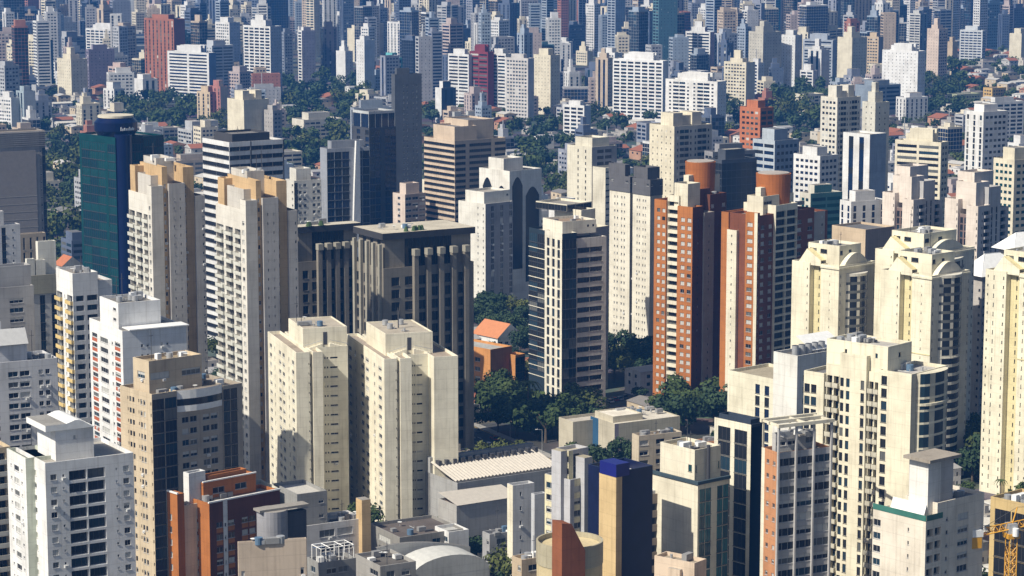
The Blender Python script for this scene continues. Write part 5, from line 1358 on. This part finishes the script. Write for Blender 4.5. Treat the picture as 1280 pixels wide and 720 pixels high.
# an avenue and a cross street run with the grid; nothing is put on them
AV = ground(608, 551).xy; AVD = Vector((-math.sin(math.radians(27)), math.cos(math.radians(27))))
def on_street(x, y):
    d = Vector((x, y)) - AV
    return abs(d.x * AVD.y - d.y * AVD.x) < 9.5 and -60 < d.dot(AVD) < 420
cands = []
def jitter_grid(step, D0, D1, fn):
    n = int(D1 / step) + 2
    for i in range(-n, n * 2):
        for j in range(-n, n * 2):
            p = GU * (i * step) + GV * (j * step)
            x, y = p.x + rnd.uniform(-.3, .3) * step, p.y + rnd.uniform(-.3, .3) * step
            if not D0 < y < D1 or abs(x) > y * .222 + 20: continue
            px, py = proj((x, y, 0))
            fn(x, y, px, py)
def low(x, y, px, py):
    if on_street(x, y): return
    g = green(px, py)
    r = rnd.random()
    if g:
        if r > .74:
            if r < .9 and free(x, y, 11): cands.append(('house', x, y, px, py, r))
        elif free(x, y, 4): cands.append(('tree', x, y, px, py, r))
    elif r < .42:
        if free(x, y, 3): cands.append(('tree', x, y, px, py, r))
    elif r < .97 and free(x, y, 6 if y < 840 else 11): cands.append(('house', x, y, px, py, r))
jitter_grid(9.5, 640, 840, low)
jitter_grid(13.5, 840, 1150, low)
jitter_grid(18, 1150, 1750, low)
jitter_grid(25, 1750, 2500, low)
jitter_grid(24, 2500, 3400, lambda x, y, px, py: low(x, y, px, py) if px > 1118 and py > 60 else None)
TCOL = [((.73, .73, .72), "white", 5), ((.72, .66, .52), "cream", 5), ((.45, .46, .48), "grey", 4), ((.56, .46, .36), "tan", 3), ((.30, .32, .38), "slate", 3), ((.12, .15, .22), "dark blue", 3), ((.36, .42, .5), "blue grey", 3), ((.40, .18, .13), "brick red", 1), ((.5, .42, .4), "pinkish", 2), ((.1, .2, .24), "dark teal", 1)]
FAC = [('w', 'w', "dotted with small windows"), ('R', 'R', "with banded windows"), ('B', 's', "with balcony columns"), ('v', 'v', "with upright window slots"), ('G', 'G', "clad in glass"), ('D', 'w', "with one dark slot")]
def tower(x, y, px, py):
    if not free(x, y, 16): return
    t = (y - 2150) / 1200
    big = rnd.random() < min(.92, .08 + t)
    h = rnd.uniform(34, 74) if big else rnd.uniform(12, 30)
    if big and y > 3500: h *= .82
    if big and rnd.random() < .15: h *= 1.35
    if green(px, py) or (px > 1120 and py > 66): return
    cands.append(('tower', x, y, px, py, h))
jitter_grid(33, 2150, 3000, tower)
jitter_grid(38, 3000, 5600, tower)
def mid(x, y, px, py):      # a few low apartment blocks among the houses
    if green(px, py) or on_street(x, y) or not free(x, y, 15) or rnd.random() < .35: return
    cands.append(('tower', x, y, px, py, rnd.uniform(9, 24)))
jitter_grid(47, 1000, 2150, mid)

EXTRA_TREES = [(x, y) for x, y in ((600, 505), (612, 512), (625, 508), (640, 514), (655, 512), (668, 520), (682, 526), (698, 533), (712, 540), (640, 528), (660, 535), (620, 525), (603, 520), (690, 545), (672, 548), (706, 552), (650, 545), (600, 388), (612, 382), (622, 395), (640, 398), (652, 405), (635, 385), (606, 402), (648, 420),
                (770, 420), (782, 428), (795, 440), (806, 452), (775, 448), (788, 462), (800, 475), (768, 468), (812, 436), (780, 408), (745, 560), (757, 566), (768, 558), (780, 572), (846, 515), (858, 522), (870, 528), (880, 520), (892, 532), (1212, 590), (1222, 600), (1235, 596), (1215, 606), (1230, 612), (1245, 606))]
for px, py in EXTRA_TREES:
    g = ground(px, py)
    if free(g.x, g.y, 2): cands.append(('tree', g.x, g.y, px, py, .2))

items = [(b.O.y, 0, b) for b in Build.ALL] + [(c[2], 1, c) for c in cands]
items.sort(key=lambda t: (t[0], t[1]))
taken = {}
trees, houses, towers = [], [], []
def close(x, y, r):
    gx, gy = int(x // 20), int(y // 20)
    for a in (-1, 0, 1):
        for b_ in (-1, 0, 1):
            for (qx, qy, qr) in taken.get((gx + a, gy + b_), ()):
                if (qx - x) ** 2 + (qy - y) ** 2 < (r + qr) ** 2: return True
    return False
def take(x, y, r): taken.setdefault((int(x // 20), int(y // 20)), []).append((x, y, r))
def boxpts(x, y, th, w_, d, h):
    c, s = math.cos(th), math.sin(th)
    return [proj((x + c * u - s * v, y + s * u + c * v, z)) for u in (0, w_) for v in (0, d) for z in (0, h)]
for y0, k, it in items:
    if k == 0: it.finish(); continue
    kind, x, y, px, py, r = it
    if kind == 'tree':
        if close(x, y, 3): continue
        sc = rnd.uniform(.75, 1.3) * (1.3 if green(px, py) else .9)
        pts = [proj((x + a, y, z)) for a in (-4 * sc, 4 * sc) for z in (3, 10 * sc)]
        n = seen(pts)
        if n < 6: continue
        take(x, y, 3); block([proj((x + a, y, z)) for a in (-3 * sc, 3 * sc) for z in (2, 8 * sc)])
        trees.append((n, x, y, px, py, sc))
    elif kind == 'house':
        small = y < 840 or (y < 1000 and rnd.random() < .5)
        if close(x, y, 3 if small else 7): continue
        hk = rnd.randrange(18, 30) if small else rnd.choice([k for k in range(18) if k % 3 != 1 or k == 1 or rnd.random() < .4]); _, _, w_, d, h, lab = HOUSE[hk]
        th = TH + rnd.choice([0, 0, .06, -.05, math.pi / 2 * 0])
        ox, oy = x - (math.cos(th) * w_ - math.sin(th) * d) / 2, y - (math.sin(th) * w_ + math.cos(th) * d) / 2
        n = seen(boxpts(ox, oy, th, w_, d, h))
        if n < 8: continue
        take(x, y, 4.5 if small else 8); block(boxpts(ox, oy, th, w_, d, h - 2)); houses.append((n, ox, oy, th, hk, px, py))
    else:
        if close(x, y, 9): continue
        th = TH + rnd.uniform(-.5, .5) if y > 2150 else TH
        w_, d = rnd.uniform(9, 16), rnd.uniform(9, 16)
        if rnd.random() < .15: w_ *= 1.9
        n = seen(boxpts(x, y, th, w_, d, r))
        if n < 6: continue
        take(x, y, 9); block(boxpts(x, y, th, w_, d, r)); towers.append((n, x, y, th, w_, d, r, px, py))

# ---------------------------------------------------------------- labels for what fills in: told apart by look and by the named thing they stand next to
LMS = []
for b in Build.ALL:
    if b.lm:
        q = b.sil(b.vols[0]) if b.vols else [proj(b.O)]
        LMS.append((b.lm, sum(p[0] for p in q) / len(q), sum(p[1] for p in q) / len(q)))
used = {b.label for b in Build.ALL}
def place(px, py, look):
    near_ = sorted(LMS, key=lambda t: (t[1] - px) ** 2 + ((t[2] - py) * 1.3) ** 2)
    for far_ in ("", "well "):
        for lm, x, y in near_[:14]:
            dx, dy = px - x, py - y
            rel = ("right of" if dx > 0 else "left of") if abs(dx) > abs(dy) else ("behind" if dy < 0 else "in front of")
            s = f"{look}, {far_}{rel} the {lm}"
            if len(s.split()) <= 16 and s not in used:
                used.add(s); return s
    for l1, x1, _ in near_[:8]:
        for l2, x2, _ in near_[:8]:
            s = f"{look.split(' with ')[0]} between the {l1} and the {l2}"
            if x1 < px < x2 and len(s.split()) <= 16 and s not in used:
                used.add(s); return s
    return f"{look}, near the {near_[0][0]}"
def add_tower(q, individual=True):
    n, x, y, th, w_, d, h, px, py = q
    c = rnd.choices(TCOL, [t[2] * (1.4 if y > 3300 and i >= 4 else 1.6 if y < 3300 and i < 2 else 1) for i, t in enumerate(TCOL)])[0]; fc = rnd.choice(FAC)
    b = Build.__new__(Build)
    b.th, b.O, b.W, b.D, b.H, b.near, b.gl = th, Vector((x, y, 0)), w_, d, h, False, rnd.choice('nnuk')
    b.cu, b.cv = Vector((math.cos(th), math.sin(th))), Vector((-math.sin(th), math.cos(th)))
    cc = tuple(max(.02, v * rnd.uniform(.85, 1.1)) for v in c[0])
    b.walls = [wall_mat(tuple(round(v, 2) for v in c[0])), wall_mat(tuple(round(v * .9, 2) for v in c[0]))]; b.acc = b.walls[1]; b.roof = roof_mat(rnd.choice(ROOFC))  # second tone: darker copy for right faces, shade put into the colour
    b.vols, b.extra, b.frame = [], [], FRAME
    fh = 3.0 if y < 3600 else 3.9
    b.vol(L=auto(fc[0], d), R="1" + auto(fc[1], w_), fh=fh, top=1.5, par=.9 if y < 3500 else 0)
    if rnd.random() < .8:
        a, e = rnd.uniform(.1, .35), rnd.uniform(.55, .9)
        b.vol(u0=w_ * a, u1=w_ * e, v0=d * .2, v1=d * .8, z0=h - .95, z1=h + rnd.uniform(2.5, 6), par=0, L=".", R=".")
        if rnd.random() < .3: b.add('mast', lambda m, s, q=rnd.uniform(8, 18): m.bar((w_ * .4, d * .5, h), (w_ * .4, d * .5, h + q), .5, METAL))
        if rnd.random() < .4: b.vol(u0=w_ * (a + .1), u1=w_ * (e - .15), v0=d * .4, v1=d * .7, z0=h + 2, z1=h + rnd.uniform(7, 11), par=0, L=".", R=".")
    mb = MB()
    for v in b.vols: b.shape(mb, v, [], mb)
    for _, fn in b.extra: fn(mb, b)
    if not individual: return mb, b
    glassy = fc[2] == "clad in glass"
    nm = 'office_tower' if glassy else ('tower_block' if h > 30 else 'apartment_block')
    o = link(nm, mb.mesh(nm), None, b.O, th)
    size = ("tall " if h > 60 else "low " if h < 25 else "slim " if w_ < 16 else "")
    tag(o, place(px, py - 20, f"{size}{c[1]} {'tower' if h > 30 else 'block'} {fc[2]}"), {'office_tower': 'office', 'tower_block': 'tower block', 'apartment_block': 'apartment block'}[nm], "towers filling the far city" if h > 30 else "low blocks between the towers")
towers.sort(key=lambda t: -t[0])
NT = 420
for q in towers[:NT]: add_tower(q)
rest = towers[NT:]
if rest:
    V_, Fc, Mm, mats = [], [], [], []
    for q in rest:
        mb, b = add_tower(q, False)
        off = len(V_)
        c, s = math.cos(b.th), math.sin(b.th)
        V_ += [(b.O.x + c * p[0] - s * p[1], b.O.y + s * p[0] + c * p[1], p[2]) for p in mb.v]
        Fc += [[i + off for i in f] for f in mb.f]
        for m in mb.m:
            if m not in mats: mats.append(m)
            Mm.append(mats.index(m))
    me = bpy.data.meshes.new("distant_city"); me.from_pydata(V_, [], Fc)
    for m in mats: me.materials.append(m)
    me.polygons.foreach_set("material_index", Mm); me.update()
    tag(link("distant_city", me), "mass of tiny hazy towers filling the farthest skyline", "distant city", None, "stuff")
houses.sort(key=lambda t: -t[0])
for n, x, y, th, hk, px, py in houses[:290]:
    wl, rf, w_, d, h, lab = HOUSE[hk]
    o = link("house", None, None, (x, y, 0), th)
    link("wall", wl, o); link("roof", rf, o)
    tag(o, place(px, py, lab), "house", "low houses between the towers")
trees.sort(key=lambda t: -t[0])
for i, (n, x, y, px, py, sc) in enumerate(trees[:300]):
    pm = i % 23 == 7 and y < 1200
    cr, tr = PALM if pm else rnd.choice(NEARTREE if y < 1250 else FARTREE)
    o = link("palm_tree" if pm else "tree", None, None, (x, y, 0), rnd.uniform(0, 6.28)); o.scale = (sc, sc, sc * rnd.uniform(.85, 1.15))
    link("crown", cr, o); link("trunk", tr, o)
    tag(o, place(px, py, "palm tree with drooping fronds" if pm else rnd.choice(["dark green leafy tree", "broad dark green tree", "bushy green tree", "rounded dense green tree", "tall leafy tree"]) if sc < 1.1 else rnd.choice(["large dark green tree", "large spreading green tree", "big dense tree"])), "palm" if pm else "tree", "trees among the buildings")
if trees[300:]:
    V_, Fc = [], []
    r = random.Random(3)
    for n, x, y, px, py, sc in trees[300:]:
        v, f = crown_arrays(r, 5.5 * sc, 10 * sc, 170, 1.25)
        off = len(V_)
        V_ += [(p.x + x, p.y + y, p.z) for p in v]; Fc += [[i + off for i in q] for q in f]
    me = bpy.data.meshes.new("woods"); me.from_pydata(V_, [], Fc); me.materials.append(LEAF); me.update()
    tag(link("woods", me), "dark green tree masses between the far buildings", "woods", None, "stuff")

# ---------------------------------------------------------------- ground, street, cars
def ground_mat():
    m, nt, p = new_mat("city_ground")
    L = nt.links.new
    tc = N(nt, "ShaderNodeTexCoord")
    n1 = N(nt, "ShaderNodeTexNoise"); n1.inputs["Scale"].default_value = .03; n1.inputs["Detail"].default_value = 8
    n2 = N(nt, "ShaderNodeTexVoronoi"); n2.inputs["Scale"].default_value = .07
    L(tc.outputs["Object"], n1.inputs["Vector"]); L(tc.outputs["Object"], n2.inputs["Vector"])
    cr = N(nt, "ShaderNodeValToRGB"); e = cr.color_ramp.elements
    e[0].position, e[0].color = .35, (.035, .045, .028, 1); e[1].position, e[1].color = .7, (.17, .155, .14, 1)
    e.new(.5).color = (.07, .072, .065, 1)
    L(n1.outputs[0], cr.inputs[0])
    mix = N(nt, "ShaderNodeMixRGB", blend_type='MULTIPLY'); mix.inputs[0].default_value = .5
    L(cr.outputs[0], mix.inputs[1]); L(n2.outputs["Color"], mix.inputs[2]); L(mix.outputs[0], p.inputs["Base Color"])
    p.inputs["Roughness"].default_value = .95
    return m
g = MB(); g.poly([(-7000, -300, 0), (7000, -300, 0), (7000, 13000, 0), (-7000, 13000, 0)], ground_mat())
tag(link("ground", g.mesh("ground")), None, None, None, "structure")
ASPH = flat_mat("asphalt", (.05, .05, .052), .9); PAV = flat_mat("pavement", (.3, .29, .27), .9); MARK = flat_mat("road_paint", (.75, .74, .68), .6); YMARK = flat_mat("yellow_road_paint", (.65, .45, .06), .6)
rr = MB(); rr.poly([(-7, -60, .004), (7, -60, .004), (7, 420, .004), (-7, 420, .004)], ASPH)
mk = MB()
for k in range(60): mk.poly([(-.1, -60 + k * 8, .008), (.1, -60 + k * 8, .008), (.1, -57 + k * 8, .008), (-.1, -57 + k * 8, .008)], MARK)
for s_ in (-6.5, 6.5): mk.poly([(s_ - .1, -60, .008), (s_ + .1, -60, .008), (s_ + .1, 420, .008), (s_ - .1, 420, .008)], YMARK)
az = math.radians(27)
o = link("road", rr.mesh("road"), None, (AV.x, AV.y, 0), az); tag(o, None, None, None, "structure"); tag(link("road_marking", mk.mesh("road_marking"), o), None, None, None, "structure")
for s_ in (-8.5, 8.5):
    pv = MB(); pv.box(s_ - 1.4, s_ + 1.4, -60, 420, .002, .13, PAV); tag(link("pavement", pv.mesh("pavement"), None, (AV.x, AV.y, 0), az), None, None, None, "structure")
CARC = [("white", (.75, .75, .74)), ("silver", (.45, .46, .47)), ("black", (.02, .02, .022)), ("red", (.4, .04, .03)), ("grey", (.2, .2, .21))]
def car_mesh(c):
    paint = flat_mat("car_paint", c, .3, .1, .6); b_, g_ = MB(), MB()
    b_.box(-2.1, 2.1, -.88, .88, .35, .8, paint, bottom=True)
    lo, hi = [(-1.5, -.82), (1.2, -.82), (1.2, .82), (-1.5, .82)], [(-1.1, -.66), (.5, -.66), (.5, .66), (-1.1, .66)]
    for i in range(4):
        j = (i + 1) % 4; g_.poly([(*lo[i], .803), (*lo[j], .803), (*hi[j], 1.4), (*hi[i], 1.4)], G_DARK)
    b_.poly([(*p, 1.404) for p in hi], paint)
    wh = MB(); n = 12
    P = [(.32 * math.cos(6.283 * i / n), .32 * math.sin(6.283 * i / n)) for i in range(n)]
    wh.poly([(x, -.1, z) for x, z in P], DARKM); wh.poly([(x, .1, z) for x, z in P[::-1]], DARKM)
    for (a, c_), (d, e) in zip(P, P[1:] + P[:1]): wh.poly([(a, -.1, c_), (a, .1, c_), (d, .1, e), (d, -.1, e)], DARKM)
    return b_.mesh("body"), g_.mesh("window"), wh.mesh("wheel")
CARS = {n: car_mesh(c) for n, c in CARC}
spots = [(px, py, 'lot') for px, py in ((762, 503), (768, 501), (774, 500), (780, 498), (1196, 640), (1186, 655))]
k = 0
for px, py, _ in spots + [(0, t, 'st') for t in (-50, -41, -33, -20, -8, 0, 6, 14, 22, 40, 48, 70, 82, 95, 130, 150)]:
    nm, cc = CARC[(k * 3) % 5]; bm_, gm_, wm_ = CARS[nm]
    if _ == 'lot':
        p = ground(px, py); th = TH + math.pi / 2; where = "parked beside the gridded office tower" if px < 900 else "parked by the nearest yellow tower"
        if not free(p.x, p.y, .5): k += 1; continue
    else:
        q = AV + AVD * py + Vector((AVD.y, -AVD.x)) * (3.2 if k % 2 else -3.2); p = Vector((q.x, q.y, 0)); th = az + math.pi / 2; where = "driving on the avenue beside the dark stone tower"
    o = link("parked_car" if _ == 'lot' else "car", None, None, (p.x, p.y, .006), th)
    link("body", bm_, o); link("window", gm_, o)
    for x, y in ((-1.35, -.8), (1.35, -.8), (-1.35, .8), (1.35, .8)): link("wheel", wm_, o, (x, y, .32))
    tag(o, f"{nm} car {where}", "car", "cars on the avenue" if _ != 'lot' else "cars parked by the towers")
    k += 1

for k in range(9):
    q = AV + AVD * (-50 + 24 * k) + Vector((AVD.y, -AVD.x)) * 8.2
    if not free(q.x, q.y, .6): continue
    o = link("street_lamp", None, None, (q.x, q.y, .13), az)
    m = MB(); m.cyl(0, 0, .11, 0, 8, METAL, 8, r1=.07); link("pole", m.mesh("pole"), o)
    m = MB(); m.bar((0, 0, 7.9), (-1.8, 0, 8.3), .1, METAL); m.box(-2.5, -1.7, -.16, .16, 8.22, 8.4, WHITE, bottom=True); link("lamp_head", m.mesh("lamp_head"), o)
    tag(o, "grey street lamp on the pavement of the tree lined avenue", "street lamp", "street lamps along the avenue")

# ---------------------------------------------------------------- yellow tower crane at the lower right
CY_ = flat_mat("crane_yellow", (.62, .32, .03), .5)
p = ground(1257, 905)
def zat(py): 
    d = ray(CX, py); return HC + p.y * d.z / d.y
zc = zat(672); cr = link("tower_crane", None, None, p, math.radians(16))
tag(cr, "yellow lattice tower crane with white counterweight at the lower right corner", "crane")
m = MB(); h = .95
for sx in (-h, h):
    for sy in (-h, h): m.bar((sx, sy, 0), (sx, sy, zc), .2, CY_)
zz = 0
while zz < zc - 2:
    for a, b_ in (((-h, -h), (h, -h)), ((h, -h), (h, h)), ((h, h), (-h, h)), ((-h, h), (-h, -h))):
        m.bar((*a, zz), (*b_, zz + 2), .11, CY_); m.bar((*b_, zz), (*a, zz + 2), .09, CY_)
        m.bar((*a, zz), (*b_, zz), .09, CY_)
    zz += 2
link("mast", m.mesh("mast"), cr)
m = MB()
L0, L1, rise = -9.5, 40, .13
def jp(x, y, z): return (x, y, zc + 1 + z + (x - L0) * rise)
for y in (-.7, .7): m.bar(jp(L0, y, 0), jp(L1, y, 0), .22, CY_)
m.bar(jp(L0 + 3, 0, 1.4), jp(L1, 0, 1.1), .2, CY_)
x = L0 + 3
while x < L1 - 1.5:
    for y in (-.7, .7): m.bar(jp(x, y, 0), jp(x + .75, 0, 1.35), .09, CY_); m.bar(jp(x + .75, 0, 1.35), jp(x + 1.5, y, 0), .09, CY_)
    m.bar(jp(x, -.7, 0), jp(x + 1.5, .7, 0), .08, CY_); x += 1.5
link("jib", m.mesh("jib"), cr)
m = MB(); m.box(L0 - .8, L0 + 1.6, -1.1, 1.1, zc - 1.6, zc + 1.0, CY_, bottom=True); m.box(L0 - .75, L0 + 1.9, -1.15, 1.15, zc + 1.003, zc + 2.6, WHITE)
link("counterweight", m.mesh("counterweight"), cr)
m = MB(); m.box(-1.5, 1.5, -1.4, 1.4, zc, zc + 1.1, CY_, bottom=True); m.box(-1.2, .9, -1.2, 1.2, zc + 1.103, zc + 3.4, METAL); m.cyl(0, -1.9, .7, zc + .8, zc + 2.6, WHITE, 12)
link("slewing_platform", m.mesh("slewing_platform"), cr)
m = MB(); m.bar((0, 0, zc + 3), (1.2, 0, zc + 7), .25, CY_); m.bar((1.2, 0, zc + 7), jp(22, 0, 1.1), .07, DARKM); m.bar((1.2, 0, zc + 7), jp(L0 + 1, 0, 1), .07, DARKM)
link("apex_tie", m.mesh("apex_tie"), cr)

# ---------------------------------------------------------------- haze over the whole city
hm = bpy.data.materials.new("haze"); hm.use_nodes = True
nt = hm.node_tree
for n_ in list(nt.nodes):
    if n_.type != 'OUTPUT_MATERIAL': nt.nodes.remove(n_)
pv = nt.nodes.new("ShaderNodeVolumePrincipled"); pv.inputs["Density"].default_value = HAZE_DENSITY; pv.inputs["Color"].default_value = (.075, .30, .82, 1); pv.inputs["Anisotropy"].default_value = .2
nt.links.new(pv.outputs[0], [n_ for n_ in nt.nodes if n_.type == 'OUTPUT_MATERIAL'][0].inputs["Volume"])
hz = MB(); hz.box(-7100, 7100, -400, 13100, -1, 200, hm, bottom=True)
tag(link("haze", hz.mesh("haze")), "pale blue haze hanging over the city", "haze", None, "stuff")

print("towers", len(towers), "houses", len(houses), "trees", len(trees), "objects", len(SC.objects))
